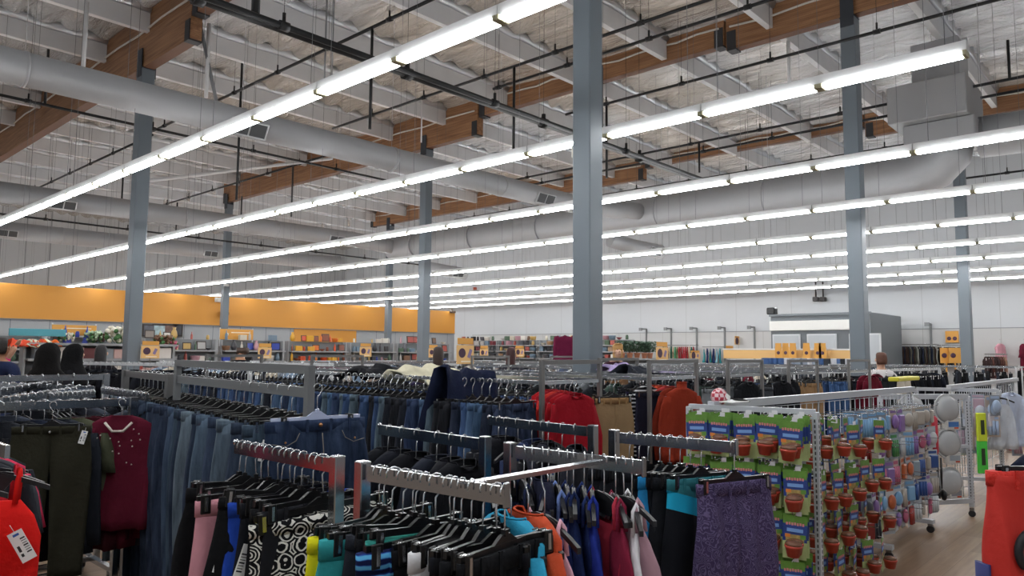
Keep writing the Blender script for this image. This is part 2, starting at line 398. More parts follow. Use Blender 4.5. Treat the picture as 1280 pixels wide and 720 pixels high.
# ------------------------------------------------------------------ ducts
DUCT = mat('#a3a4a6', .48, .2, bump=.12, bscale=8, var=.06, vscale=1.5)
GRILLE = mat('#3f4143', .6)
def duct(name, path, r, label, grilles=(), seam=1.5):
    p0 = Vector(path[0]); e = empty(name, p0, label, 'air duct')
    P = [Vector(p)-p0 for p in path]
    mb = MB(); mb.tube(P, r, 28)
    for a, b in zip(P, P[1:]):
        L_ = (b-a).length
        if L_ < 2.5: continue
        d = (b-a).normalized(); k = seam
        while k < L_:
            c = a+d*k; mb.tube([c-d*.02, c+d*.02], (r if not isinstance(r, list) else max(r))+.012, 28); mb.tube([c, Vector((c.x, c.y, ZC-.3-p0.z))], .005, 4); k += seam*2
    mb.build('duct_tube', DUCT, e)
    for g, ang in grilles:
        gr = Vector(g)-p0
        mb = MB(); mtx = Matrix.Rotation(ang, 3, 'X')
        R_ = (r if not isinstance(r, list) else r[0])
        mb.box(gr+mtx@Vector((0, -R_-.005, 0)), (.62, .05, .27), 0, mtx=mtx, bev=.01)
        fr = mb.build('grille_frame', mat('#b4b6b8', .4, .3), e)
        mb = MB()
        for q in (-1, 1): mb.box(gr+mtx@Vector((q*.145, -R_-.03, 0)), (.26, .012, .21), 0, mtx=mtx)
        mb.build('grille_opening', GRILLE, fr)
    return e
duct('branch_duct', [(-1.9, 11, 5.2), (14.6, 11, 5.25), (15.9, 11, 5.35), (16.5, 11, 5.45), (17.4, 11, 5.5)], .225, 'nearest round grey duct crossing the upper left to the central column',
     [((on_y(312, 145, 10.8).x, 11, 5.2), .5), ((on_y(682, 243, 10.8).x, 11, 5.25), .5)])
duct('branch_duct', [(2.0, 22, 5.52), (15.6, 22, 5.6), (16.8, 22, 5.55), (17.4, 21.8, 5.5)], .27, 'middle round grey duct at left, second from the camera',
     [((on_y(80, 240, 21.8).x, 22, 5.52), .5), ((on_y(423, 288, 21.7).x, 22, 5.58), .4)])
duct('branch_duct', [(4.5, 31.5, 5.85), (19.8, 31.5, 5.95), (21.2, 31, 6.0)], .32, 'farthest round grey duct at left above the orange wall',
     [((on_y(13, 279, 31).x, 31.5, 5.85), .4), ((on_y(267, 306, 31).x, 31.5, 5.9), .4)])
mpath = [(17.5, 22.2, 5.5), (17.5, 12, 5.47), (17.5, 4.9, 5.45), (17.5, 4.3, 5.48), (17.5, 3.85, 5.62), (17.5, 3.62, 5.85), (17.5, 3.58, 6.1)]
duct('main_duct', mpath, [.42, .46, .48, .48, .48, .48, .48], 'largest round grey duct, running level behind the strip lights at right')
duct('stub_duct', [(17.9, 12.5, 4.95), (18.6, 12.2, 4.8), (20.2, 12.2, 4.8)], .22, 'short grey duct stub with a grille under the main duct', [((19.6, 12.2, 4.8), .3)])
duct('stub_duct', [(19.4, 22.5, 5.0), (21.6, 22.5, 4.9)], .24, 'small grey duct stub left of the central column', [((21.0, 22.5, 4.9), .3)])
duct('riser_duct', [(17.5, 3.0, 6.1), (17.5, 1.2, 6.05), (17.5, -1.5, 6.0)], .42, 'round grey duct at right edge leaving the duct box')
e = empty('duct_box', (17.3, 3.7, 6.2), 'large square grey sheet metal duct box below the roof at right', 'air duct')
mb = MB(); mb.box((0, .05, .62), (1.6, 1.45, .8), bev=.02); mb.build('upper_box', DUCT, e)
mb = MB(); mb.box((.1, -.1, .0), (1.3, 1.3, .42), bev=.02); mb.build('lower_box', DUCT, e); MB().box((.3, 0, 1.55), (.9, .9, 1.0), bev=.02).build('roof_transition', DUCT, e)
# ------------------------------------------------------------------ sprinkler pipes
PIPE = mat('#1d1e20', .4, .3)
def pipe(name, pts, r, label, drops=(), fittings=1.9, cat='pipe', m=PIPE):
    p0 = Vector(pts[0]); e = empty(name, p0, label, cat); P = [Vector(p)-p0 for p in pts]
    mb = MB(); mb.tube(P, r, 8); d = (P[-1]-P[0]); L_ = d.length; d.normalize(); k = fittings*.5
    while k < L_:
        c = P[0]+d*k; mb.tube([c-d*.06, c+d*.06], r*1.5, 8); mb.tube([c, c+Vector((0, 0, .16))], r*.6, 6); mb.tube([c, Vector((c.x, c.y, ZC-.3-p0.z))], .004, 4); k += fittings
    mb.build('pipe_run', m, e)
    for t, dz in drops:
        c = P[0]+(P[-1]-P[0])*t
        mb = MB(); mb.tube([c, c+Vector((0, 0, dz))], r*.85, 8); mb.build('riser_pipe', m, e)
    return e
pipe('sprinkler_main_pipe', [(-1, 8.0, 5.52), (15.2, 8.0, 5.52)], .062, 'thick black sprinkler main running down from the top left to centre', [(.32, 1.3), (.75, 1.5)], 3.0)
pipe('sprinkler_main_pipe', [(-1, 7.72, 5.42), (15.0, 7.72, 5.42)], .04, 'thinner black pipe alongside the thick sprinkler main', [], 3.6)
def branch(pa, pb, z, label, drops=()):
    a = on_z(pa[0], pa[1], z); b = on_z(pb[0], pb[1], z); x = (a.x+b.x)/2
    return pipe('sprinkler_branch_pipe', [(x, a.y, z), (x, b.y, z)], .028, label, drops)
for x, y0, y1, z, lb, dr in [
    (7.9, 5.5, 20.5, 7.5, 'black sprinkler branch pipe above the nearest duct at upper left', [(.35, -1.9)]),
    (10.6, 2.0, 16, 7.3, 'black sprinkler branch pipe left of the central column near the top', [(.55, -1.8)]),
    (11.35, -1.5, 11.0, 7.35, 'black sprinkler branch pipe just right of the central column at top', [(.8, -1.9)]),
    (13.4, -1, 10.6, 7.2, 'black sprinkler branch pipe crossing behind the right-centre column', [(.9, -1.7)]),
    (17.2, -1, 16, 7.1, 'black sprinkler branch pipe along the third bay at right', [(.6, -.8), (.2, .8)]),
    (17.9, -1, 17, 7.05, 'black sprinkler branch pipe just behind the one in the third bay', []),
    (20.5, -1, 22, 7.0, 'black sprinkler branch pipe in front of the distant beam', [(.45, -1.2)]),
    (25.6, -1, 27, 7.0, 'black sprinkler branch pipe beyond the distant beam', []),
    (7.9, 20.5, 33, 7.4, 'black sprinkler branch pipe at left beyond the left column', []),
    (12.0, 17, 33, 7.3, 'black sprinkler branch pipe over the distant left ceiling', [(.2, -1.6)])]:
    pipe('sprinkler_branch_pipe', [(x, y0, z), (x, y1, z)], .032, lb, dr)
for y, z, x0, x1, lb in [(17.5, 6.7, 0.5, 14, 'long thin black pipe at left in front of the middle duct'), (25, 6.0, 4, 20, 'black pipe between the middle and farthest ducts'),
                         (27, 5.75, 6, 24, 'black pipe just above the farthest duct')]:
    pipe('sprinkler_cross_pipe', [(x0, y, z), (x1, y, z)], .032, lb, [(.3, 1.2)], 2.5)
# tall hanging rod / conduit details
for (px, pa, pb, y, r, m_, lb) in [(295, 60, 250, 17.0, .03, PIPE, 'black drop pipe hanging left of the second strip light row'),
        (300, 245, 290, 26, .03, PIPE, 'short dark drop pipe above the security sensor'),
        (405, -5, 100, 12.5, .018, mat('#8d8f92', .5, .3), 'grey electrical cable dropping to the first strip light row'),
        (414, -5, 104, 12.5, .014, mat('#8d8f92', .5, .3), 'thin grey cable beside the cable to the first strip light row'),
        (103, 0, 90, 15.0, .04, PURL, 'white steel strut at upper left above the nearest duct'),
        (257, 28, 122, 14.0, .04, PURL, 'white steel strut right of the left column'),
        (986, 52, 108, 5.5, .035, PURL, 'white steel strut left of the right-centre column'),
        (526, 120, 178, 15.0, .02, PURL, 'white drop rod left of the middle beam')]:
    a = on_y(px, pa, y); b = on_y(px+.5, pb, y)
    mb = MB(); a2 = Vector((b.x, b.y, max(a.z, b.z+.3))); mb.tube([(0, 0, 0), a2-Vector(b)], r, 8)
    o = mb.build('hanging_rod', m_, None, b); tag(o, lb, 'rod')
for (p0, p1, y, lb) in [((250, 30), (272, 134), 14.0, 'slanting grey brace from the deep beam to the nearest duct'),
                     ((52, 228), (57, 226), 24, '')][:1]:
    a = on_y(*p0, y); b = on_y(*p1, y); mb = MB(); mb.tube([(0, 0, 0), a-b], .035, 6); tag(mb.build('brace_rod', mat('#77797c', .5, .3), None, b), lb, 'brace')
for (p0, p1, lb) in [((185, 290), (500, 250), 'long white conduit slanting across the left ceiling')]:
    a = on_y(360, 212, 20); mb = MB(); p = on_y(185, 226, 19.5); q = on_y(415, 198, 19.5)
    mb.tube([(0, 0, 0), q-p], .05, 8); tag(mb.build('white_conduit', PURL, None, p), lb, 'conduit')
# ------------------------------------------------------------------ wall things
def small(name, px, py, dist_y, size, m, lb, cat, on='y', off=0.06):
    p = on_y(px, py, dist_y) if on == 'y' else on_x(px, py, dist_y)
    return p
e = empty('security_camera', on_y(280, 391, YP-.12), 'black dome security camera mounted on the orange wall band', 'camera')
mb = MB(); mb.box((0, .06, 0), (.22, .1, .22), bev=.02); mb.build('camera_mount', WHITE, e)
mb = MB(); mb.ball((0, -.08, -.03), .17, 0, 12); mb.build('camera_dome', mat('#151517', .15), e)
e = empty('emergency_light', on_y(276, 375, YP-.06), 'white twin emergency light high on the orange wall band', 'lamp')
mb = MB(); mb.box((0, 0, 0), (.5, .12, .2), bev=.02); mb.build('battery_case', WHITE, e)
mb = MB(); mb.ball((-.16, -.09, .02), .07, 0, 8); mb.ball((.16, -.09, .02), .07, 0, 8); mb.build('lamp_head', mat('#f1f0ea', .3), e)
e = empty('security_camera', on_y(566, 390, YP-.15), 'small dark bracket camera at the right end of the orange band', 'camera')
mb = MB(); mb.box((0, 0, 0), (.3, .2, .12), bev=.02); mb.box((0, .08, .1), (.05, .05, .2)); mb.build('camera_case', mat('#4a3a2e', .5), e)
for px, lb in ((1020, 'left wall camera under the strip lights above the fitting room'), (1029, 'right wall camera under the strip lights above the fitting room')):
    p = on_x(px, 374, XW-.25); e = empty('wall_camera', p, lb, 'camera')
    mb = MB(); mb.box((0, 0, 0), (.26, .2, .18), bev=.02); mb.tube([(0, 0, .05), (0, 0, .7)], .03, 6); mb.build('camera_body', mat('#34302f', .5), e)
o = MB().box((0, 0, 0), (.3, .05, .18), bev=.01).build('exit_sign', mat('#c8654e', .5), None, on_x(594, 361, XW-.1)); tag(o, 'small red sign on the white wall beside the top of the orange wall', 'sign')
# booth: fitting room block
bx0, bx1 = 26.0, 29.5
bl = on_x(963, 392, bx0); br_ = on_x(1088, 391, bx0)
e = empty('fitting_room_block', (bx0, (bl.y+br_.y)/2, 0), 'grey fitting room block against the white wall, behind the right-centre column', 'fitting room')
w = bl.y-br_.y; hh = 3.05
BG = mat('#6c7277', .5)
mb = MB(); mb.box(((bx1-bx0)/2, 0, hh/2), (bx1-bx0, w, hh), bev=.02); mb.box((-.02, 0, hh-.03), (.1, w+.06, .08)); mb.build('block_wall', BG, e)
mb = MB(); mb.box((-.06, .25, on_x(1000, 407, bx0).z), (.06, w*.86, .34), bev=.01); mb.build('sign_band', mat('#e8e8e4', .5), e)
for px in (984, 1028, 1092-10):
    p = on_x(px, 432, bx0); mb = MB(); mb.box((-.05, p.y-(bl.y+br_.y)/2, p.z-.1), (.05, 1.0, 1.0), bev=.01); mb.box((-.07, p.y-(bl.y+br_.y)/2, p.z-.1), (.02, .9, .9), 1)
    mb.build('window_panel', [mat('#c9cdd0', .5), mat('#b7bdc2', .25)], e)
o = MB().box((0, 0, 0), (.3, .3, .25), bev=.03).build('loudspeaker', BLACKPL, None, on_x(965, 389, bx0+.1)); tag(o, 'small black loudspeaker on the left top corner of the fitting room block', 'speaker')
# ------------------------------------------------------------------ garment meshes
def smooth(t): t = max(0, min(1, t)); return t*t*(3-2*t)
def ring(cx, cy, a, b, z, n, fold, fa, sq=.85):
    out = []
    for k in range(n):
        t = 2*PI*k/n; c, s = math.cos(t), math.sin(t)
        x = cx+a*math.copysign(abs(c)**sq, c)
        y = cy+b*math.copysign(abs(s)**sq, s)+fa*fold(x, z)
        out.append((x, y, z))
    return out
def foldfn(seed, k1=38, k2=70):
    r = random.Random(seed); p = [r.uniform(0, 6.3) for _ in range(5)]
    return lambda x, z: .6*math.sin(k1*x+p[0]+3.0*math.sin(2.2*z+p[1]))+.35*math.sin(k2*x+p[2]+2*z)+.5*math.sin(9*z+p[3]+6*x)
def pants_mesh(seed, w=.40, L=1.02, leg=.2, t=.03, flare=1.0, z0=-.115, n=20, M=16, fa=.012, rise=.27):
    fo = foldfn(seed); mb = MB(); r = random.Random(seed)
    tw = r.uniform(-.02, .02)
    for sd in (-1, 1):
        rings = []
        for i in range(M):
            v = (i/(M-1))**1.15 if L > .5 else i/(M-1); z = z0-v*L; d = v*L
            hip = 1+.10*smooth(d/.25)
            xo = sd*w/2*hip
            if d < rise: xi = -sd*.004
            else:
                g = smooth((d-rise)/max(.05, L-rise)); kn = 1-(1-flare)*g
                wl = (w/2*1.10)*(1-g)+leg*kn*g if L > .5 else w/2*1.10
                xo = sd*(w/2*1.10-.02*g); xi = xo-sd*wl*.98
            cx = (xo+xi)/2+tw*v; a = abs(xo-xi)/2
            rings.append(ring(cx, 0, a, t*(.6+.4*smooth(d/.2)), z, n, fo, fa*(1+.5*v)*smooth(d/.15)))
        mb.loft(rings, 0, True)
    wb = [ring(0, 0, w/2+.004, t*.5+.005, z0+.012-.045*q, n*2, fo, 0, .7) for q in (0, .35, 1)]
    mb.loft(wb, 1, True)
    for xx in (-.32, -.12, .12, .32):
        for s2 in (-1, 1): mb.box((xx*w, s2*(t*.5+.006), z0-.012), (.012, .005, .055), 1)
    return mb
def top_mesh(seed, w=.37, L=.66, sleeve=.25, t=.024, z0=-.085, n=32, fa=.026, flare=1.08, neck=.07, collar=0.0, strap=False, shoulder=.17):
    fo = foldfn(seed); mb = MB(); rings = []
    if collar: 
        for q in (0, 1): rings.append(ring(0, 0, neck-.01, .03, z0+.03+collar*(1-q), n, fo, 0))
    lv = [(0, neck, .035), (.018, neck+.05, .03), (.045, shoulder, .028), (.09, w/2*.93, .03), (.2, w/2, t), (.35, w/2*.99, t), (.5, w/2*1.0, t)]
    if strap: lv = [(.10, w/2*.55, .012), (.14, w/2*.72, .02), (.2, w/2*.86, t*.8), (.3, w/2*.9, t), (.45, w/2*.92, t)]
    for d, a, b in lv:
        if d < L-.05: rings.append(ring(0, 0, a, b, z0-d+.03, n, fo, fa*smooth((d-.05)/.25)))
    d = lv[-1][0]
    while d < L:
        d = min(L, d+.1); g = (d-.4)/max(.1, L-.4); rings.append(ring(0, 0, w/2*(1+(flare-1)*g), t*(1+.4*g*(flare-1)*3), z0-d+.03, n, fo, fa*(1+g*.8)))
    if not strap:
        for j in (0, 1) if collar else (0,):
            rings[j] = [(x, y, z-(.035*max(0, 1-abs(x)/.07) if (y < 0 and not collar) else 0)) for x, y, z in rings[j]]
    mb.loft(rings, 0, False); mb.f.append(tuple(range(len(mb.v)-n, len(mb.v)))); mb.m.append(0); mb.sm.append(False)
    if strap:
        for s2 in (-1, 1): mb.tube([(s2*.1, .012, z0-.08), (s2*.09, .01, z0-.01), (s2*.085, 0, z0+.01), (s2*.09, -.01, z0-.01), (s2*.1, -.012, z0-.08)], .007, 5)
    if sleeve > 0 and not strap:
        for s2 in (-1, 1):
            pts = []; q = max(3, int(sleeve/.09)+2)
            for i in range(q):
                v = i/(q-1); x = s2*(shoulder-.012+.035*smooth(v*sleeve/.25)+.012*v); z = z0-.04-v*sleeve
                a = .05-.018*v*min(1, sleeve/.5)
                pts.append(ring(x, .006*math.sin(v*7+seed), a*(1 if v > .05 else .7), .022, z, 14, fo, fa*.8))
            mb.loft(pts, 0, True)
    # neckline rib
    if not strap: mb.tube([(neck*.9*math.cos(a), .03*math.sin(a), z0+.032+collar-(.035 if (math.sin(a) < -.5 and not collar) else 0)) for a in [2*PI*k/14 for k in range(15)]], .0035, 5, 1)
    return mb
def skirt_mesh(seed, w=.36, L=.5, t=.03, z0=-.12, flare=1.2, n=26, fa=.014):
    fo = foldfn(seed); mb = MB(); M = 9
    mb.loft([ring(0, 0, w/2*(1+(flare-1)*smooth(i/(M-1))), t*(.45+.55*smooth(i/3)), z0-L*i/(M-1), n, fo, fa*i/(M-1)*1.5) for i in range(M)], 0, True)
    mb.loft([ring(0, 0, w/2+.003, t*.5+.005, z0+.008-.035*q, n, fo, 0, .7) for q in (0, 1)], 1, True)
    return mb
def dress_mesh(seed, w=.42, L=1.1): 
    fo = foldfn(seed, 30, 60); mb = MB(); rings = []
    for d, a, b in [(.1, .10, .012), (.15, .14, .02), (.22, w/2*.82, .03), (.36, w/2*.8, .035), (.44, w/2*.72, .035), (.5, w/2*.78, .04), (.7, w/2*.98, .05), (.9, w/2*1.12, .055), (L, w/2*1.25, .06)]:
        rings.append(ring(0, 0, a, b, -.07-d, 30, fo, .02*smooth((d-.3)/.4)))
    mb.loft(rings, 0, True)
    for s2 in (-1, 1): mb.tube([(s2*.085, .012, -.18), (s2*.09, .01, -.1), (s2*.09, 0, -.07), (s2*.09, -.01, -.1), (s2*.085, -.012, -.18)], .009, 5)
    for q in range(3): mb.tube([(w/2*.76*math.cos(a), .05*math.sin(a), -.48-q*.022) for a in [2*PI*k/20 for k in range(21)]], .008, 5, 1)
    return mb
DROP = .04
# hangers (parts of the hung garment)
def hook_mesh(z1=-.075, r=.0017):
    return MB().tube([(0, 0, z1-DROP), (0, 0, -.05), (.010, 0, -.038), (.019, 0, -.022), (.019, 0, -.008), (.011, 0, .003), (0, 0, .0065), (-.011, 0, .003), (-.018, 0, -.007), (-.017, 0, -.02)], r, 6)
def cliphanger_mesh(w=.34):
    mb = MB()
    mb.bar((-w/2, 0, -.098), (w/2, 0, -.098), .011, .017)
    mb.loft([[(-.05, y, -.092), (-.016, y, -.07), (.016, y, -.07), (.05, y, -.092)] for y in (-.005, .005)], 0, True, False)
    mb.bar((0, 0, -.075), (0, 0, -.06), .014, .014)
    return mb
def clips_mesh(w=.34):
    mb = MB()
    for s in (0,):
        for q in (-1, 1): mb.box((s*w*.44, q*.013, -.113), (.026, .006, .055), 0, bev=.002)
        mb.box((s*w*.44, 0, -.094), (.018, .03, .012), 1)
        mb.box((0, 0, -.12), (.012, .028, .008)); mb.box((s*w*.44, -.0175, -.112), (.009, .003, .04), 1); mb.box((s*w*.44, .0175, -.112), (.009, .003, .04), 1)
    return mb
def shoulderhanger_mesh(w=.36):
    mb = MB(); q = 9
    rings = []
    for i in range(q+1):
        u = -1+2*i/q; x = u*w/2; z = -.07-.055*abs(u)**1.3; h = .016 if abs(u) > .15 else .022
        rings.append([(x, -.006, z), (x, .006, z), (x, .006, z-h), (x, -.006, z-h)])
    mb.loft(rings, 0, True, False)
    return mb
# solid-web shoulder hangers like the ones on the front racks
def webhanger_mesh(w=.36):
    mb = shoulderhanger_mesh(w)
    rings = [[(x, -.0025, zt), (x, .0025, zt), (x, .0025, zb_), (x, -.0025, zb_)] for x, zt, zb_ in [(-.075, -.08, -.1), (-.05, -.075, -.135), (0, -.072, -.14), (.05, -.075, -.135), (.075, -.08, -.1)]]
    mb.loft(rings, 0, True, False); return mb
def tag_mesh():
    mb = MB(); mb.box((0, 0, -.04), (.034, .0016, .08), 0)
    for s in (-1, 1):
        for k in range(7): mb.box((-.009, s*.0011, -.022-k*.0062), (.011, .0006, .0016+.0018*(k % 3 == 0)), 1)
        mb.box((.008, s*.0011, -.045), (.006, .0006, .016), 1); mb.box((.008, s*.0011, -.062), (.006, .0006, .008), 1)
        mb.box((0, s*.0011, -.009), (.014, .0006, .006), 2)
    mb.tube([(0, 0, 0), (0, .004, .02)], .0007, 4)
    return mb
HOOKM = mat('#e2e4e6', .22, .75)
HOOK = hook_mesh(-.075, .0021).mesh('hanger_hook', HOOKM)
HOOKL = hook_mesh(-.075, .0028).mesh('hanger_hook', HOOKM)
CLIPH = cliphanger_mesh().mesh('hanger', BLACKPL); CLIPS = clips_mesh().mesh('hanger_clip', [BLACKPL, SILVER])
CLIPH_W = cliphanger_mesh(.40).mesh('hanger', mat('#b9c2dc', .15, trans=.0)); 
SHH = shoulderhanger_mesh().mesh('hanger', DARKPL); WEBH = webhanger_mesh().mesh('hanger', DARKPL)
TAGM = tag_mesh().mesh('price_tag', [PAPER, INK, mat('#3a62b0', .6)])
def G(mb, name, n=2): return mb.mesh(name, [fabric('#333333')]*n)
geo = {}
for s in range(4):
    geo['jeans', s] = G(pants_mesh(10+s, w=.37+.02*s, L=.98+.03*s, leg=.19+.01*s, t=.034), 'jeans')
    geo['slim', s] = G(pants_mesh(20+s, w=.34, L=.9, leg=.14, t=.026, fa=.009), 'trousers')
    geo['shorts', s] = G(pants_mesh(30+s, w=.37, L=.42+.05*s, leg=.22, t=.03, n=24, M=12), 'shorts')
    geo['longtop', s] = G(top_mesh(40+s, sleeve=.55, L=.66), 'shirt')
    geo['tee', s] = G(top_mesh(50+s, sleeve=.2, L=.64), 'shirt')
    geo['tank', s] = G(top_mesh(60+s, sleeve=0, strap=True, L=.62), 'tank_top')
    geo['skirt', s] = G(skirt_mesh(70+s, L=.45+.08*s), 'skirt')
    geo['turtle', s] = G(top_mesh(80+s, sleeve=.55, L=.62, collar=.05, neck=.06, w=.38), 'sweater')
KN = {'jeans': 'jeans', 'slim': 'trousers', 'shorts': 'shorts', 'longtop': 'shirt', 'tee': 'shirt', 'tank': 'tank_top', 'skirt': 'skirt', 'turtle': 'sweater'}
CATN = {'jeans': 'jeans', 'slim': 'trousers', 'shorts': 'shorts', 'longtop': 'shirt', 'tee': 'shirt', 'tank': 'tank top', 'skirt': 'skirt', 'turtle': 'sweater'}
CLIPK = ('jeans', 'slim', 'shorts', 'skirt')
# combined single-mesh versions for far rows
def merged(kind, s):
    g = geo[kind, s]; mb = MB()
    me = g; off = 0
    mb.v = [tuple(v.co) for v in me.vertices]; mb.f = [tuple(p.vertices) for p in me.polygons]
    mb.m = [p.material_index*0 for p in me.polygons]; mb.sm = [p.use_smooth for p in me.polygons]
    def app(src, mi):
        o = len(mb.v); mb.v += [tuple(v.co) for v in src.vertices]
        for p in src.polygons: mb.f.append(tuple(i+o for i in p.vertices)); mb.m.append(mi); mb.sm.append(p.use_smooth)
    mb.v = [(a, b, c-DROP) for a, b, c in mb.v]
    app(HOOKL, 1); k0 = len(mb.v); app(CLIPH if kind in CLIPK else SHH, 2)
    mb.v = mb.v[:k0]+[(a, b, c-DROP) for a, b, c in mb.v[k0:]]
    if random.Random(s+len(kind)).random() < .8:
        o = len(mb.v); mb.box((.12, -.045, -.17), (.035, .003, .07), 3); mb.box((-.12, .045, -.17), (.035, .003, .07), 3)
    return mb.mesh(KN[kind], [fabric('#333333'), HOOKM, BLACKPL, PAPER])
far = {k: merged(*k) for k in list(geo)}
ORD = ['first', 'second', 'third', 'fourth', 'fifth', 'sixth', 'seventh', 'eighth', 'ninth', 'tenth', 'eleventh', 'twelfth', 'thirteenth', 'fourteenth', 'fifteenth', 'sixteenth', 'seventeenth', 'eighteenth', 'nineteenth', 'twentieth']
def ordn(n):
    if n <= 20: return ORD[n-1]
    tens = {2: 'twenty', 3: 'thirty', 4: 'forty', 5: 'fifty', 6: 'sixty', 7: 'seventy', 8: 'eighty', 9: 'ninety'}
    if n % 10 == 0: return tens[n//10][:-1]+'ieth' if n < 100 else str(n)+'th'
    return tens[n//10]+'-'+ORD[n % 10-1] if n < 100 else str(n)+'th'
ROWSETS = []    # things that get an ordinal from left to right
def garment(kind, s, m, loc, rz, label, group=None, trim=None, tagged=False, hanger=None, web=False, scale=1.0):
    e = empty(KN[kind], loc, label, CATN[kind], group, rz)
    o = obj('garment_body', geo[kind, s], e, (0, 0, -DROP)); setmat(o, m, 0); setmat(o, trim or m, 1)
    h = obj('hanger', hanger or (CLIPH if kind in CLIPK else (WEBH if web else SHH)), e, (0, 0, -DROP))
    obj('hook', HOOK, h, (0, 0, DROP))
    if kind in CLIPK:
        for q in (-.15, .15): obj('clip', CLIPS, h, (q, 0, 0))
    if tagged:
        t = obj('price_tag', TAGM, e); t.location = (rnd.uniform(.08, .15)*(1 if rnd.random() < .5 else -1), -.045, -.16-DROP); t.rotation_euler = (0, rnd.uniform(-.3, .3), 0)
    if scale != 1: e.scale = (scale,)*3
    return e
def far_garment(kind, s, m, loc, rz, label, group):
    o = obj(KN[kind], far[kind, s]); setmat(o, m, 0); o.location = loc; o.rotation_euler.z = rz
    return tag(o, label, CATN[kind], group)
# ------------------------------------------------------------------ racks
def rectbar(mb, a, b, w=.014, h=.04, m=0): mb.bar(a, b, w, h, m)
def caster(mb, c):
    mb.box((c[0], c[1], .075), (.03, .04, .03), 1); mb.tube([(c[0]-.012, c[1], .032), (c[0]+.012, c[1], .032)], .032, 14, 2)
CM = [CHROME, STEEL, mat('#222225', .4)]
# --- front island rack : three pairs of arms on short uprights
ZA = 1.28
arms = {'a': ((1.31, 2.52), (1.31, 1.93)), 'c': ((1.30, 1.73), (1.33, 1.23)), 'b': ((2.05, 2.66), (2.0, 1.99)),
        'f': ((1.93, 1.74), (1.95, 1.24)), 'e': ((2.72, 2.64), (2.66, 1.98)), 'g': ((2.56, 1.74), (2.61, 1.26))}
def island(xc, keys, label):
    e = empty('garment_rack', (xc, 1.83, 0), label, 'clothes rack'); O = Vector((xc, 1.83, 0))
    for k in keys:
        (x0, y0), (x1, y1) = arms[k]
        far_first = k in 'abe'
        px, py = (x1, y1-.03) if far_first else (x0, y0+.03)
        mb = MB(); mb.box((px-xc, py-1.83, (ZA+.01)/2), (.036, .036, ZA+.01), bev=.003); mb.build('upright', CHROME, e)
        mb = MB(); mb.bar((x0-xc, y0-1.83, ZA-.021), (x1-xc, y1-1.83, ZA-.021), .013, .042); ar = mb.build('arm', CHROME, e)
        ex, ey = (x0, y0) if far_first else (x1, y1)
        mb = MB()
        if far_first: mb.ball((ex-xc, ey-1.83, ZA-.004), .011)
        else: mb.box((ex-xc, ey-1.83, ZA-.02), (.02, .008, .06), bev=.002)
        mb.build('end_stop', CHROME, ar)
    mb = MB(); mb.bar((0, .14, .3), (0, -.12, .3), .03, .03); mb.bar((0, .4, .1), (0, -.4, .1), .04, .03); mb.bar((-.3, 0, .1), (.3, 0, .1), .04, .03); mb.build('base', CHROME, e)
    for c in ((0, .38), (0, -.38), (.28, 0), (-.28, 0)):
        mb = MB(); caster(mb, c); mb.build('caster', CM, e)
    return e
ia = island(1.31, 'ac', 'chrome garment rack nearest the camera, with black trousers on its arms')
ib = island(1.98, 'bf', 'chrome garment rack in the middle of the front three')
ic = island(2.65, 'eg', 'chrome garment rack at right of the front three, beside the purple shorts')
mb = MB(); mb.bar((0, 0, 0), (.6, 0, 0), .03, .012); mb.build('cross_bar', CHROME, ib, (1.31-1.98, 1.37-1.83, ZA-.012))
BLACKS = ['#15161a', '#101114', '#191b22', '#0d0e12', '#1c1c22']
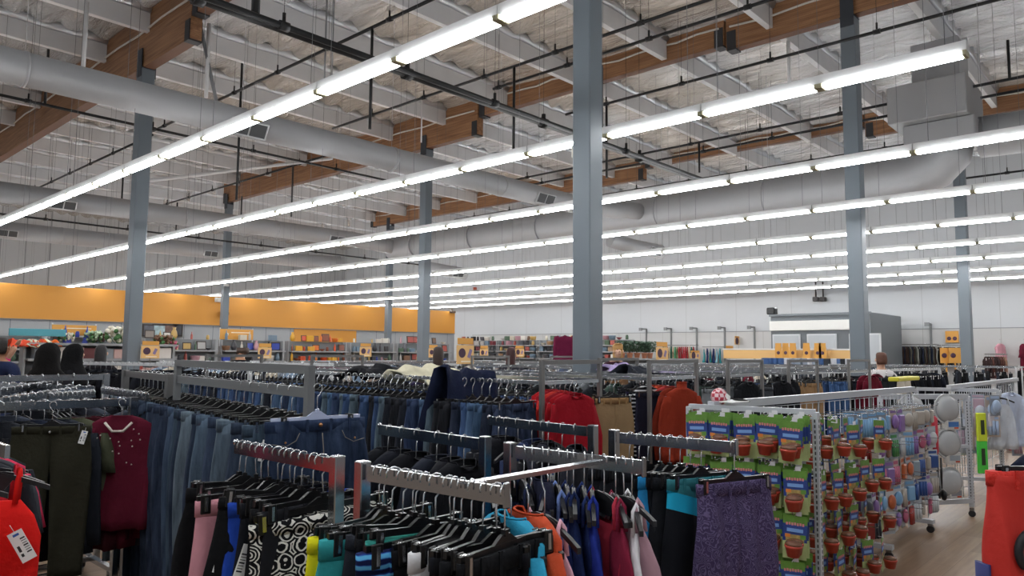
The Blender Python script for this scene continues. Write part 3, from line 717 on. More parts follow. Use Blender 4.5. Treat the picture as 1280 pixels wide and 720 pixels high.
def pattern(kind):
    key = ('pat', kind)
    if key in _mats: return _mats[key]
    m, t, b = newmat('pattern_'+kind); N = t.nodes; L = t.links; tc = N.new('ShaderNodeTexCoord'); b.inputs['Roughness'].default_value = .85; b.inputs['Specular IOR Level'].default_value = .15
    cr = N.new('ShaderNodeValToRGB')
    if kind == 'damask':
        v = N.new('ShaderNodeTexVoronoi'); v.inputs['Scale'].default_value = 26; v.inputs['Randomness'].default_value = .55
        mp = N.new('ShaderNodeMapping'); mp.inputs['Scale'].default_value = (1, .3, 1); L.new(tc.outputs['Object'], mp.inputs[0]); L.new(mp.outputs[0], v.inputs['Vector'])
        mu = N.new('ShaderNodeMath'); mu.operation = 'MULTIPLY'; mu.inputs[1].default_value = 34; L.new(v.outputs['Distance'], mu.inputs[0])
        v2 = N.new('ShaderNodeTexVoronoi'); v2.inputs['Scale'].default_value = 70; L.new(mp.outputs[0], v2.inputs['Vector'])
        ad = N.new('ShaderNodeMath'); ad.operation = 'MULTIPLY_ADD'; ad.inputs[1].default_value = 2.4; L.new(v2.outputs['Distance'], ad.inputs[0]); L.new(mu.outputs[0], ad.inputs[2])
        sn = N.new('ShaderNodeMath'); sn.operation = 'SINE'; L.new(ad.outputs[0], sn.inputs[0]); L.new(sn.outputs[0], cr.inputs[0])
        cr.color_ramp.interpolation = 'CONSTANT'; cr.color_ramp.elements[0].color = lin('#111114'); cr.color_ramp.elements[1].position = .38; cr.color_ramp.elements[1].color = lin('#d8d6cf')
    elif kind == 'stripeblue':
        w = N.new('ShaderNodeTexWave'); w.bands_direction = 'Z'; w.inputs['Scale'].default_value = 13; w.inputs['Distortion'].default_value = 3.5; w.inputs['Detail'].default_value = 3; w.inputs['Detail Scale'].default_value = 1
        L.new(tc.outputs['Object'], w.inputs['Vector']); L.new(w.outputs['Fac'], cr.inputs[0])
        cr.color_ramp.elements[0].color = lin('#141c46'); cr.color_ramp.elements[0].position = .35; cr.color_ramp.elements[1].color = lin('#5fb2e0'); cr.color_ramp.elements[1].position = .8
        x = cr.color_ramp.elements.new(.55); x.color = lin('#2a4fa8')
    elif kind == 'purple':
        n0 = N.new('ShaderNodeTexNoise'); n0.inputs['Scale'].default_value = 9; n0.inputs['Detail'].default_value = 3; L.new(tc.outputs['Object'], n0.inputs['Vector'])
        mv = N.new('ShaderNodeMix'); mv.data_type = 'VECTOR'; mv.inputs['Factor'].default_value = .22; L.new(tc.outputs['Object'], mv.inputs['A']); L.new(n0.outputs['Color'], mv.inputs['B'])
        v = N.new('ShaderNodeTexVoronoi'); v.inputs['Scale'].default_value = 20; L.new(mv.outputs['Result'], v.inputs['Vector'])
        mu = N.new('ShaderNodeMath'); mu.operation = 'MULTIPLY'; mu.inputs[1].default_value = 40; L.new(v.outputs['Distance'], mu.inputs[0])
        sn = N.new('ShaderNodeMath'); sn.operation = 'SINE'; L.new(mu.outputs[0], sn.inputs[0]); L.new(sn.outputs[0], cr.inputs[0])
        cr.color_ramp.elements[0].color = lin('#413757'); cr.color_ramp.elements[0].position = .1; cr.color_ramp.elements[1].color = lin('#665b80'); cr.color_ramp.elements[1].position = .9
        n = N.new('ShaderNodeBump'); n.inputs['Strength'].default_value = .3; n.inputs['Distance'].default_value = .003; L.new(sn.outputs[0], n.inputs['Height']); L.new(n.outputs[0], b.inputs['Normal'])
    elif kind == 'dots':
        v = N.new('ShaderNodeTexVoronoi'); v.inputs['Scale'].default_value = 45; v.inputs['Randomness'].default_value = .4; L.new(tc.outputs['Object'], v.inputs['Vector']); L.new(v.outputs['Distance'], cr.inputs[0])
        cr.color_ramp.interpolation = 'CONSTANT'; cr.color_ramp.elements[0].color = lin('#ffe0d0'); cr.color_ramp.elements[1].position = .22; cr.color_ramp.elements[1].color = lin('#e0251f')
    elif kind == 'bw':
        w = N.new('ShaderNodeTexWave'); w.bands_direction = 'Z'; w.inputs['Scale'].default_value = 9; L.new(tc.outputs['Object'], w.inputs['Vector']); L.new(w.outputs['Fac'], cr.inputs[0])
        cr.color_ramp.interpolation = 'CONSTANT'; cr.color_ramp.elements[0].color = lin('#17171b'); cr.color_ramp.elements[1].position = .7; cr.color_ramp.elements[1].color = lin('#cfcfd2')
    elif kind == 'teal2':
        sp = N.new('ShaderNodeSeparateXYZ'); L.new(tc.outputs['Object'], sp.inputs[0]); mr = N.new('ShaderNodeMapRange'); mr.inputs['From Min'].default_value = -.5; mr.inputs['From Max'].default_value = -.1
        mu = N.new('ShaderNodeMath'); mu.operation = 'MULTIPLY_ADD'; mu.inputs[1].default_value = .25; L.new(sp.outputs[0], mu.inputs[0]); L.new(sp.outputs[2], mu.inputs[2])
        L.new(mu.outputs[0], mr.inputs[0]); L.new(mr.outputs[0], cr.inputs[0])
        cr.color_ramp.interpolation = 'CONSTANT'; cr.color_ramp.elements[0].color = lin('#12141a'); cr.color_ramp.elements[1].position = .62; cr.color_ramp.elements[1].color = lin('#1f9fc4')
        x = cr.color_ramp.elements.new(.78); x.color = lin('#2c6a72')
    L.new(cr.outputs[0], b.inputs['Base Color'])
    _mats[key] = m; return m
FRONT = {
 'a': [('shorts', '#101114'), ('skirt', '#17181d'), ('slim', '#14161c'), ('slim', '#c98d98'), ('shorts', '#1b1d25'), ('slim', '#121318'), ('skirt', '#0f1013'), ('shorts', '#2346a8'), ('slim', '#16181e'), ('skirt', '#101114'), ('slim', '#1a1b20'), ('skirt', 'damask')],
 'c': [('slim', '#14151a'), ('shorts', '#8fb7c2'), ('skirt', '#ddd820'), ('shorts', '#2f8f92'), ('slim', '#15161a'), ('skirt', '#23262e'), ('skirt', '#2e8077'), ('shorts', 'stripeblue'), ('slim', '#101116'), ('slim', '#15161a'), ('shorts', '#d9d9dc'), ('slim', '#181a20'), ('skirt', '#101216'), ('slim', '#0e0f13')],
 'b': [('longtop', '#14161c'), ('tee', '#191b24'), ('longtop', '#131419'), ('tee', '#20242f'), ('longtop', '#15161c'), ('tee', '#111217')],
 'f': [('tank', '#19223e'), ('tank', '#15171f'), ('tee', '#14182c'), ('tank', '#1b2038'), ('tank', '#6f86c0'), ('tank', '#1d2a58'), ('tank', '#16254e'), ('tank', '#1c2c5c'), ('tank', '#22338c'), ('tank', '#b23346'), ('tank', '#7b1f38'), ('tank', '#a98792'), ('tank', '#dedee2')],
 'e': [('tee', '#16181f'), ('longtop', '#15161c'), ('tank', '#1c2030'), ('tee', '#26304f'), ('longtop', '#111217'), ('tee', '#1e1f29'), ('tank', '#14151b'), ('longtop', '#1a1c25')],
 'g': [('shorts', '#17191f'), ('slim', '#14151a'), ('shorts', '#1e2027'), ('slim', '#111217'), ('shorts', '#2580b8'), ('slim', '#15171d'), ('shorts', '#14161b'), ('shorts', 'teal2')]}
CN = {'damask': 'black and white scroll-patterned', 'stripeblue': 'blue striped', 'purple': 'purple patterned', 'teal2': 'teal and black', 'dots': 'red dotted', 'bw': 'black and white striped'}
def cname(c):
    if c in CN: return CN[c]
    import colorsys
    r, g, b = [int(c[i:i+2], 16)/255 for i in (1, 3, 5)]; h, s, v = colorsys.rgb_to_hsv(r, g, b); h *= 360
    if v < .2: return 'black' if s < .35 else ('navy' if 190 < h < 270 else 'black')
    if s < .13: return 'white' if v > .8 else ('light grey' if v > .6 else ('grey' if v > .35 else 'charcoal'))
    pre = 'dark ' if v < .42 else ('pale ' if s < .35 and v > .6 else '')
    for lim, nm in ((14, 'red'), (40, 'brown' if v < .62 or s < .6 else 'orange'), (68, 'tan' if s < .6 else 'yellow'), (160, 'green'), (200, 'teal'), (255, 'blue'), (295, 'purple'), (345, 'pink'), (361, 'red')):
        if h < lim: break
    if nm == 'brown' and v > .65: nm = 'tan'
    return pre+nm
FRN = {'a': 'left far arm of the nearest rack', 'c': 'right arm of the nearest rack', 'b': 'far arm of the middle front rack', 'f': 'near arm of the middle front rack', 'e': 'far arm of the right front rack', 'g': 'near arm of the right front rack'}
YAW = {'a': -.1, 'c': .05, 'b': .0, 'f': .8, 'e': .1, 'g': -.35}
def fm(c): return pattern(c) if c in CN else fabric(c)
for k, lst in FRONT.items():
    (x0, y0), (x1, y1) = arms[k]; n = len(lst); r = random.Random(ord(k))
    for i, (kind, c) in enumerate(lst):
        t = .05+.9*(i+.5+r.uniform(-.35, .35))/n; x = x0+(x1-x0)*t; y = y0+(y1-y0)*t
        if k in 'g': t = .05+.7*(i+.5)/n; y = y0+(y1-y0)*t
        rz = YAW[k]+r.uniform(-.33, .33)
        e = garment(kind, r.randrange(4), fm(c), (x, y, ZA), rz, '%s %s on the %s' % (cname(c), CATN[kind], FRN[k]), None, tagged=(r.random() < .3), web=(k in 'bef'))
        e.rotation_euler.y = r.uniform(-.09, .09)
        if c in ('damask', '#ddd820', 'stripeblue', '#c98d98', '#2f8f92'):
            e.scale = (1.22, 1.22, 1.1); e.rotation_euler.z = {'damask': -.28, '#ddd820': -.3, 'stripeblue': -.1, '#c98d98': -.15, '#2f8f92': -.2}[c]
        if k == 'a' and i in (5, 8):
            for ch in list(e.children):
                if ch.name.startswith('price_tag'): bpy.data.objects.remove(ch)
            t = obj('price_tag', TAGM, e, (-.15, -.045, -.26)); t.scale = (1.6, 1, 1.3); t.rotation_euler = (0, .3, 0)
        ROWSETS.append(e)
geo['pshorts', 0] = G(pants_mesh(99, w=.36, L=.46, leg=.2, t=.03, n=32, M=20, fa=.014, rise=.3), 'shorts'); KN['pshorts'] = 'shorts'; CATN['pshorts'] = 'shorts'; CLIPK = CLIPK+('pshorts',)
e = garment('pshorts', 0, pattern('purple'), (2.61, 1.27, ZA), -.34, 'purple lace-patterned shorts clipped at the front end of the right rack arm')
for x_, kk, c_, z_, lb_ in [(1.5, 'tee', '#2f94b8', 1.262, 'turquoise shirt on the cross bar between the two nearest racks'), (1.57, 'tee', '#b8482a', 1.262, 'orange shirt with wide black hanger on the cross bar of the nearest racks'), (1.64, 'tank', '#d8a8b8', 1.262, 'pink and white tank top on the cross bar'), (1.44, 'slim', '#14151b', 1.262, 'black trousers on the cross bar between the two nearest racks')]:
    garment(kk, 1, fabric(c_), (x_, 1.37, z_), PI/2-.35, lb_, web=True)
# wide black skirt front
e = garment('slim', 1, fabric('#101115'), (1.33, 1.235, ZA), .12, 'black trousers clipped at the very front of the nearest rack, lowest in view')
# two big price tags at left on rack a
for (px, py, rz_, lb) in [((250), 678, .25, 'white price tag on black trousers'), (287, 664, .1, 'white price tag beside the blue shorts')]:
    p = on_y(px, py-14, 2.08)
# ------------------------------------------------------------------ rack 1 : tall H frame with jeans
def hrack(p0, p1, zr, ztop, label, ends=True, base=True, m=STEEL, name='clothes_rack', w=.038):
    p0 = Vector((p0[0], p0[1], 0)); p1 = Vector((p1[0], p1[1], 0)); c = (p0+p1)/2
    e = empty(name, c, label, 'clothes rack'); a = p0-c; b = p1-c; d = (b-a).normalized(); sd = Vector((d.y, -d.x, 0))
    for q in (a, b):
        mb = MB(); mb.bar(q+Vector((0, 0, .1)), q+Vector((0, 0, ztop)), w, w); mb.build('upright', m, e)
        mb = MB(); mb.bar(q-sd*.3+Vector((0, 0, .1)), q+sd*.3+Vector((0, 0, .1)), .04, .03); mb.build('foot', m, e)
        for s in (-1, 1):
            mb = MB(); caster(mb, q+sd*.27*s); mb.build('caster', CM, e)
    mb = MB(); mb.bar(a+Vector((0, 0, zr-.02)), b+Vector((0, 0, zr-.02)), .014, .04); mb.build('hang_rail', m, e)
    if ztop > zr+.03: mb = MB(); mb.bar(a+Vector((0, 0, ztop-.016)), b+Vector((0, 0, ztop-.016)), w, .034); mb.build('top_bar', m, e)
    mb = MB(); mb.bar(a+Vector((0, 0, .12)), b+Vector((0, 0, .12)), .03, .03); mb.build('lower_bar', m, e)
    return e
R1a, R1b = (1.80, 4.15), (1.60, 2.52)
hrack(R1a, R1b, 1.46, 1.545, 'grey steel H-frame rack full of jeans at left centre', m=GREYMETAL, w=.03)
hrack((1.95, 5.3), (1.82, 4.3), 1.46, 1.465, 'low chrome rail rack holding jeans behind the H-frame rack')
def mute(l, k=.22, d=.93):
    out = []
    for c in l:
        v = [int(c[i:i+2], 16) for i in (1, 3, 5)]; g = sum(v)/3; out.append('#%02x%02x%02x' % tuple(int((a*(1-k)+g*k)*d) for a in v))
    return out
JC = ['#6f8494', '#3b536b', '#4e6880', '#38506d', '#55708c', '#2c3f5c', '#41597a', '#34496a', '#4b688c', '#232f45', '#5b7389', '#2b3d5c', '#394f70', '#6b8193']
JC = mute(JC, .2, .92)
r = random.Random(3)
def row(p0, p1, z, n, kinds, colors, label, yaw0, farm=False, jit=.08, tagp=.2, seed=1, den=False, web=False, what=None):
    r = random.Random(seed); 
    for i in range(n):
        t = (i+.5)/n; x = p0[0]+(p1[0]-p0[0])*t; y = p0[1]+(p1[1]-p0[1])*t
        if not seen((x, y, z-.3), 90, 90): continue
        kind = kinds[(i*7+seed) % len(kinds)] if r.random() < .6 else r.choice(kinds); c = colors[i] if len(colors) == n else r.choice(colors)
        m = denim(c) if (den or kind == 'jeans') and c not in CN else fm(c)
        lb = '%s %s %s' % (('%s' % cname(c)), CATN[kind], label)
        if farm: e = far_garment(kind, r.randrange(4), m, (x, y, z), yaw0+r.uniform(-jit, jit), lb, None)
        else: e = garment(kind, r.randrange(4), m, (x, y, z), yaw0+r.uniform(-jit, jit), lb, None, tagged=r.random() < tagp, web=web)
        if what: e.name = what; e['category'] = what; e['label'] = '%s %s %s' % (cname(c), what, label)
        ROWSETS.append(e)
row((2.0, 5.2), (1.60, 2.6), 1.46, 24, ['jeans'], JC, 'on the H-frame rack at left centre', -.06, den=True, jit=.13, tagp=.35, seed=5)
# the front pair facing the camera
geo['bigjeans', 0] = G(pants_mesh(77, w=.44, L=.95, leg=.2, t=.036, n=36, M=20, fa=.01), 'jeans'); KN['bigjeans'] = 'jeans'; CATN['bigjeans'] = 'jeans'; CLIPK = CLIPK+('bigjeans',)
e = garment('bigjeans', 0, denim('#2a3a56', .35), (1.56, 2.40, 1.475), -.12, 'dark blue denim jeans facing the camera at the near end of the H-frame rack', trim=denim('#2c3d5c', .3), hanger=CLIPH_W, scale=.88)
mb = MB(); z0 = -.115
for s in (-1, 1):
    f_ = -1
    mb.tube([(s*.205, f_*.036, z0-.075), (s*.15, f_*.044, z0-.085), (s*.11, f_*.045, z0-.065), (s*.095, f_*.044, z0-.035)], .0016, 4)
    mb.ball((s*.155, -.046, z0-.07), .005, 1, 6)
mb.tube([(.004, -.046, z0-.04), (.012, -.047, z0-.12), (-.004, -.047, z0-.2)], .0022, 4); mb.ball((0, -.036, z0-.008), .009, 1, 8)
mb.v = [(a, b, c-DROP) for a, b, c in mb.v]; mb.build('pocket_stitching', [mat('#6f6a63', .8), mat('#a0714a', .4, .8)], e)
# ------------------------------------------------------------------ L1 rack : along X at y=4.25
hrack((.15, 4.3), (1.6, 4.22), 1.34, 1.345, 'low chrome rail at far left with olive trousers and maroon tops', m=CHROME)
L1 = [('slim', '#1b1d22'), ('slim', '#3d4a55'), ('longtop', '#1a1c24'), ('slim', '#15171c'), ('slim', '#22242a'), ('longtop', '#1b1d22'), ('slim', '#1d2333'), ('tee', '#2a2d35'), ('longtop', '#22262e'), ('tee', '#4a4d3c'), ('longtop', '#3b1019'), ('longtop', '#4a101e'), ('longtop', '#1d1f27')]
L1 = [(k if i < 1 else ('tee' if k == 'slim' else k), c) for i, (k, c) in enumerate(L1)]
xs = [.42, .55, .68, .86, 1.0, 1.07, 1.13, 1.19, 1.25, 1.31, 1.38, 1.47, 1.56]
for (kind, c), x in zip(L1, xs):
    ROWSETS.append(garment(kind, r.randrange(4), fm(c), (x, 4.25, 1.34), 2.45+r.uniform(-.1, .1), '%s %s on the low rail at far left' % (cname(c), CATN[kind])))
geo['olive', 0] = G(pants_mesh(101, w=.42, L=.88, leg=.19, t=.03, n=28, M=20, fa=.008), 'trousers'); KN['olive'] = 'trousers'; CATN['olive'] = 'trousers'; CLIPK = CLIPK+('olive',)
po = on_y(73, 500, 4.02)
e = garment('olive', 0, fabric('#2b2a20', .15), (po.x-.02, 4.02, 1.345), 2.62, 'dark olive trousers with a white tag, spread flat on the low rail at far left', trim=fabric('#2a291f', .1), scale=.78)
t = obj('price_tag', TAGM, e); t.location = (-.19, .045, -.13-DROP); t.rotation_euler = (0, -.25, 0)
mb = MB(); mb.ball((0, .04, -.135-DROP), .008); mb.build('waist_button', SILVER, e)
e = garment('longtop', 2, fabric('#5a1428'), (1.5, 4.1, 1.34), 2.5, 'maroon blouse with white beaded neckline facing the aisle at left', scale=.86)
mb = MB()
for k in range(16):
    rr = random.Random(k); mb.ball((rr.uniform(-.16, .16), .055, rr.uniform(-.36, -.12)), .0045, 0, 5)
mb.tube([(-.075, .05, -.09), (-.03, .06, -.14), (.03, .06, -.14), (.075, .05, -.09)], .008, 5); mb.tube([(.15, .05, -.33), (.2, .05, -.36)], .008, 5)
mb.v = [(a, b, c-DROP) for a, b, c in mb.v]; mb.build('beading', mat('#d8cfc4', .4), e)
# L2 rack behind with its right foot on the open floor
hrack((.2, 5.85), (2.02, 5.85), 1.42, 1.425, 'chrome rail rack with its foot showing on the floor at lower left', m=CHROME)
row((.4, 5.85), (1.95, 5.85), 1.42, 16, ['shorts', 'tee'], ['#1c2233', '#262c3e', '#33435f', '#16181e', '#3f557a'], 'on the second rail at far left', PI/2, farm=True, seed=9)
# arm racks upper left (several arms with hangers)
for i, (pa, pb) in enumerate([((0, 486), (78, 474)), ((2, 497), (96, 484)), ((128, 484), (185, 492)), ((0, 478), (118, 483)), ((60, 492), (118, 488))]):
    z = 1.36; a = on_z(*pa, z); b = on_z(*pb, z)
    e = empty('arm_rack', ((a.x+b.x)/2, (a.y+b.y)/2, 0), 'chrome arm rack at far left, %s from the front' % ORD[i], 'clothes rack')
    c = (a+b)/2; mb = MB(); mb.bar((a-c)+Vector((0, 0, z-.02)), (b-c)+Vector((0, 0, z-.02)), .014, .04); mb.build('arm', CHROME, e)
    mb = MB(); mb.box((0, 0, z/2-.02), (.04, .04, z-.04), bev=.004); mb.build('upright', CHROME, e)
    mb = MB(); mb.bar((-.3, 0, .08), (.3, 0, .08), .04, .03); mb.bar((0, -.3, .08), (0, .3, .08), .04, .03); mb.build('base', CHROME, e)
    ang = math.atan2(b.y-a.y, b.x-a.x)+PI/2
    row((a.x, a.y), (b.x, b.y), z, 10, ['tee', 'shorts', 'skirt'], ['#16181e', '#1c2440', '#22242c', '#3a3f4a'], 'on the %s chrome arm rack at far left' % ORD[i], ang, farm=True, seed=20+i)
# L3: black clothes row beyond the two women
p0 = on_z(122, 458, 1.46); p1 = on_z(214, 456, 1.46)
pa = on_z(124, 458, 1.45); 
hrack((3.3, 10.6), (4.4, 8.2), 1.44, 1.445, 'chrome rail rack packed with black clothes left of the H-frame', m=WHITEMETAL)
row((3.3, 10.6), (4.4, 8.2), 1.44, 30, ['slim', 'skirt', 'tee'], ['#14151a', '#101115', '#1b1d24'], 'on the rail right of the two women', -.5, farm=True, seed=31, jit=.25)
hrack((4.6, 11.2), (5.8, 8.6), 1.44, 1.445, 'chrome rail rack behind the one packed with black clothes', m=WHITEMETAL)
row((4.6, 11.2), (5.8, 8.6), 1.44, 30, ['tee', 'shorts'], ['#cfc4b0', '#8c9fb4', '#2b2d33', '#7f8893'], 'on the rail beyond the black clothes', -.5, farm=True, seed=32, jit=.25)
# ------------------------------------------------------------------ red dresses at left edge
pd = on_z(4, 541, 1.30)
geo['dress', 0] = G(dress_mesh(5, .4, 1.05), 'dress'); geo['dress', 1] = G(dress_mesh(8, .36, 1.0), 'dress'); KN['dress'] = 'dress'; CATN['dress'] = 'dress'
DX, DY = .67, 2.98
RED = fabric('#d8201c', .15)
e = garment('dress', 0, RED, (DX, DY-.04, 1.31), 2.65, 'bright red strappy dress hanging at the left edge', trim=fabric('#c02030'), web=True)
t = obj('price_tag', TAGM, e); t.location = (-.1, .06, -.3); t.rotation_euler = (0, .5, 0); t.scale = (1.3, 1, 1.3)
e = garment('dress', 1, fabric('#b0202c'), (DX+.02, DY+.06, 1.31), 2.5, 'crimson dress with gathered waist just behind the bright red dress', web=True)
t = obj('price_tag', TAGM, e); t.location = (-.13, .07, -.4); t.rotation_euler = (0, .4, 0); t.scale = (1.3, 1, 1.3)
e = garment('tank', 2, pattern('dots'), (DX-.14, DY-.12, 1.31), 2.7, 'red top with white dots at the left edge above the dresses', web=True)
for k in range(5):
    e = garment('tee', k % 4, fabric(['#2a2d33', '#1c1e24', '#3a3d44', '#c03050', '#20232a'][k]), (DX-.01+.01*k, DY+.13+.05*k, 1.31), 2.35+.1*k, '%s top behind the red dresses at the left edge' % ['charcoal', 'black', 'grey', 'pink', 'dark'][k], web=True)
e = empty('arm_rack', (DX, DY+.7, 0), 'chrome arm rack behind the red dresses at the left edge', 'clothes rack')
mb = MB(); mb.bar((0, -.95, 1.28), (0, 0, 1.28), .014, .04); mb.build('arm', CHROME, e)
mb = MB(); mb.box((0, 0, .65), (.04, .04, 1.3)); mb.build('upright', CHROME, e)
mb = MB(); mb.bar((-.3, 0, .06), (.3, 0, .06), .04, .03); mb.bar((0, -.3, .06), (0, .3, .06), .04, .03); mb.build('base', CHROME, e)
# ------------------------------------------------------------------ double rail racks (grid along X)
DR = [(3.5, 4.1), (4.72, 5.42), (5.97, 6.65), (7.27, 8.02), (9.0, 9.75)]
DY0, DY1 = 2.95, 7.4
RN = ['first', 'second', 'third', 'fourth', 'fifth']
RAILM = mat('#c9cbcd', .2, 1.0)
def drack(x0, x1, y0, y1, label, zr=1.43, zt_=1.56, m=STEEL, name='double_rail_rack', top=True):
    c = Vector(((x0+x1)/2, (y0+y1)/2, 0)); e = empty(name, c, label, 'clothes rack'); w = (x1-x0)/2; l = (y1-y0)/2
    for sx in (-1, 1):
        for sy in (-1, 1):
            mb = MB(); mb.box((sx*w, sy*l, zt_/2+.05), (.028, .028, zt_-.1), bev=.003); mb.build('upright', m, e)
            mb = MB(); caster(mb, (sx*w, sy*l)); mb.build('caster', CM, e)
        mb = MB(); mb.bar((sx*w, -l, zr-.011), (sx*w, l, zr-.011), .014, .022); mb.build('hang_rail', RAILM, e)
    for sy in (-1, 1):
        mb = MB(); mb.bar((-w, sy*l, zt_-.016), (w, sy*l, zt_-.014), .026, .028); mb.build('end_bar', m, e)
        mb = MB(); mb.bar((-w, sy*l, .12), (w, sy*l, .12), .03, .03); mb.build('foot', m, e)
        mb = MB(); mb.bar((-w, sy*l, zr-.011), (w, sy*l, zr-.011), .014, .022); mb.build('end_rail', RAILM, e)
    return e
for i, (x0, x1) in enumerate(DR):
    drack(x0, x1, DY0, 4.3 if i == 2 else DY1, 'double rail rack with a tall steel end frame, %s from the left in mid store' % RN[i])
DK = ['#15161a', '#1c1f27', '#22252c', '#191b21']
BJ = ['#3a5f97', '#2c4b7c', '#24375c', '#1b2233', '#4a6f9c', '#2a4473', '#3e648f', '#1a1d28', '#566f80', '#31548a', '#1d2a48', '#2b4370']
BJ = mute(BJ)
def clusters(x, spec, lab, y0=3.02, yaw=0.0, seed=0):
    y = y0; r = random.Random(seed)
    for (kinds, colors, n, dy, what) in spec:
        for i in range(n):
            kind = kinds[i % len(kinds)]; c = r.choice(colors) if isinstance(colors, list) else colors
            if y > (4.2 if 5.8 < x < 6.8 else DY1-.05): return
            m = denim(c) if kind == 'jeans' else fm(c)
            e = far_garment(kind, r.randrange(4), m, (x, y, 1.43), yaw+r.uniform(-.08, .08), '%s %s %s' % (cname(c), CATN[kind], lab), None) if (y > 3.6 or x > 7) else garment(kind, r.randrange(4), m, (x, y, 1.43), yaw+r.uniform(-.08, .08), '%s %s %s' % (cname(c), CATN[kind], lab), None, tagged=r.random() < .3)
            ROWSETS.append(e); y += dy*r.uniform(.85, 1.15)
# long denim wall is the left rail of the first double rack
clusters(3.42, [(['jeans'], BJ, 70, .075, '')], 'in the long denim row at centre', seed=1, y0=3.1)
clusters(4.14, [(['jeans', 'slim'], BJ+DK, 48, .09, '')], 'on the second rail behind the denim row', seed=2, y0=3.5)
# front facing garments on rack ends
def facing(kind, s, m, px, x, y, lb, rz=0.0, z=1.43, trim=None, tg=False):
    a = on_y(px, 480, y); e = garment(kind, s, m, (a.x, y, z), rz, lb, None, trim=trim, tagged=tg, scale=.86); return e
reds = ['#8c1420', '#98161f', '#86141f', '#a82a24', '#80101c', '#9c1a20']
for i in range(6):
    facing('longtop', i % 4, fabric(reds[i], .1), 718-i*6, 0, 2.86+.08*i, '%s' % ('red long-sleeved sweater facing the camera at the end of the first double rack' if i == 0 else 'red sweater, %s behind the facing red sweater' % ORD[i-1]), rz=-.35)
facing('slim', 0, fabric('#8a7254', .12), 767, 0, 2.86, 'khaki trousers facing the camera between the red and orange sweaters', rz=-.3, trim=fabric('#8d6f4c'))
facing('slim', 2, fabric('#7c684d', .12), 762, 0, 3.0, 'second khaki trousers behind the khaki pair', rz=-.3)
ors = ['#862e1c', '#7a2a1a', '#9c3434', '#a03822', '#98341f']
for i in range(5):
    facing('turtle' if i == 0 else 'longtop', i % 4, fabric(ors[i], .1), 852-i*8, 0, 2.84+.09*i, 'rust orange turtleneck sweater facing the camera at the second double rack' if i == 0 else '%s sweater, %s behind the rust turtleneck' % (cname(ors[i]), ORD[i-1]), rz=-.35)
for i in range(7):
    facing(['slim', 'tee', 'slim', 'skirt', 'slim', 'tee', 'slim'][i], i % 4, fm(['#1d1c2c', 'bw', '#17181e', '#2b2540', '#1a1a20', '#15161c', '#23233a'][i]), 812-i*4, 0, 3.05+.09*i, '%s garment, %s from the front beside the khaki trousers' % (['navy', 'black and white striped', 'black', 'dark purple', 'black', 'black', 'dark blue'][i], ORD[i]), rz=-.2)
fc = [(893, 'slim', '#7d8286', 'light grey trousers hanging right of the rust sweaters', 3.05), (905, 'slim', '#6f7478', 'grey trousers just behind the light grey trousers', 3.2),
      (884, 'slim', '#3a4a44', 'dark green trousers left of the light grey trousers', 3.3),
      (935, 'longtop', '#17181c', 'black top facing the camera at the third double rack', 3.0), (926, 'longtop', '#121317', 'black top just behind the facing black top', 3.15),
      (952, 'skirt', '#3f4247', 'charcoal skirt with belt at the third double rack', 2.98), (961, 'slim', '#4d5055', 'grey striped trousers beside the charcoal skirt', 3.05),
      (977, 'tee', '#111217', 'black tee facing the camera left of the tan trousers', 2.95), (986, 'tee', '#16181d', 'second black tee left of the tan trousers', 3.1),
      (1016, 'slim', '#9a7a58', 'tan trousers at the fourth double rack', 2.98), (1010, 'slim', '#a98a66', 'lighter tan trousers behind the tan pair', 3.1), (1005, 'slim', '#7a5c42', 'brown trousers left of the tan trousers', 3.2), (1022, 'slim', '#8d6b48', 'brown trousers right of the tan trousers', 3.3),
      (1048, 'jeans', '#3c5d8c', 'mid blue jeans facing the camera right of the tan trousers', 2.98), (1040, 'jeans', '#2f4a74', 'darker jeans behind the mid blue jeans', 3.1), (1033, 'jeans', '#1e2f52', 'navy jeans left of the mid blue jeans', 3.2), (1056, 'slim', '#15161a', 'black trousers right of the mid blue jeans', 3.3),
      (1090, 'longtop', '#641628', 'maroon shirt facing the camera at the fifth double rack', 2.98), (1082, 'longtop', '#651426', 'maroon shirt with white dots left of the facing maroon shirt', 3.1), (1096, 'longtop', '#5a1224', 'dark maroon shirt behind the facing maroon shirt', 3.25),
      (1108, 'slim', '#1d2226', 'dark grey trousers right of the maroon shirts', 3.0), (1118, 'slim', '#17181c', 'black trousers right of the maroon shirts', 3.1), (1130, 'slim', '#c9bfae', 'cream trousers at the end of the row of dark trousers', 2.9)]
for px, kind, c, lb, y in fc: facing(kind, px % 4, denim(c) if kind == 'jeans' else fabric(c), px, 0, y, lb, rz=-.3)
cl = [(4.72, ['tee', 'slim'], DK+['#2b2540']), (5.42, ['longtop', 'slim'], DK+['#3a4a44', '#6f7478']), (5.97, ['slim', 'jeans'], DK+['#7d8286']), (6.65, ['longtop', 'tee'], DK),
      (7.27, ['slim', 'longtop'], DK+['#9a7a58', '#7a5c42']), (8.02, ['jeans', 'slim'], BJ[:6]+DK), (9.0, ['longtop', 'slim'], DK+['#651426']), (9.75, ['slim', 'tee'], DK+['#c9bfae'])]
for i, (x, ks, cs) in enumerate(cl):
    clusters(x, [(ks, cs, 22, .17 if i > 3 else .13, '')], 'on a rail of the %s double rack' % RN[1+i//2], seed=40+i, y0=3.45)
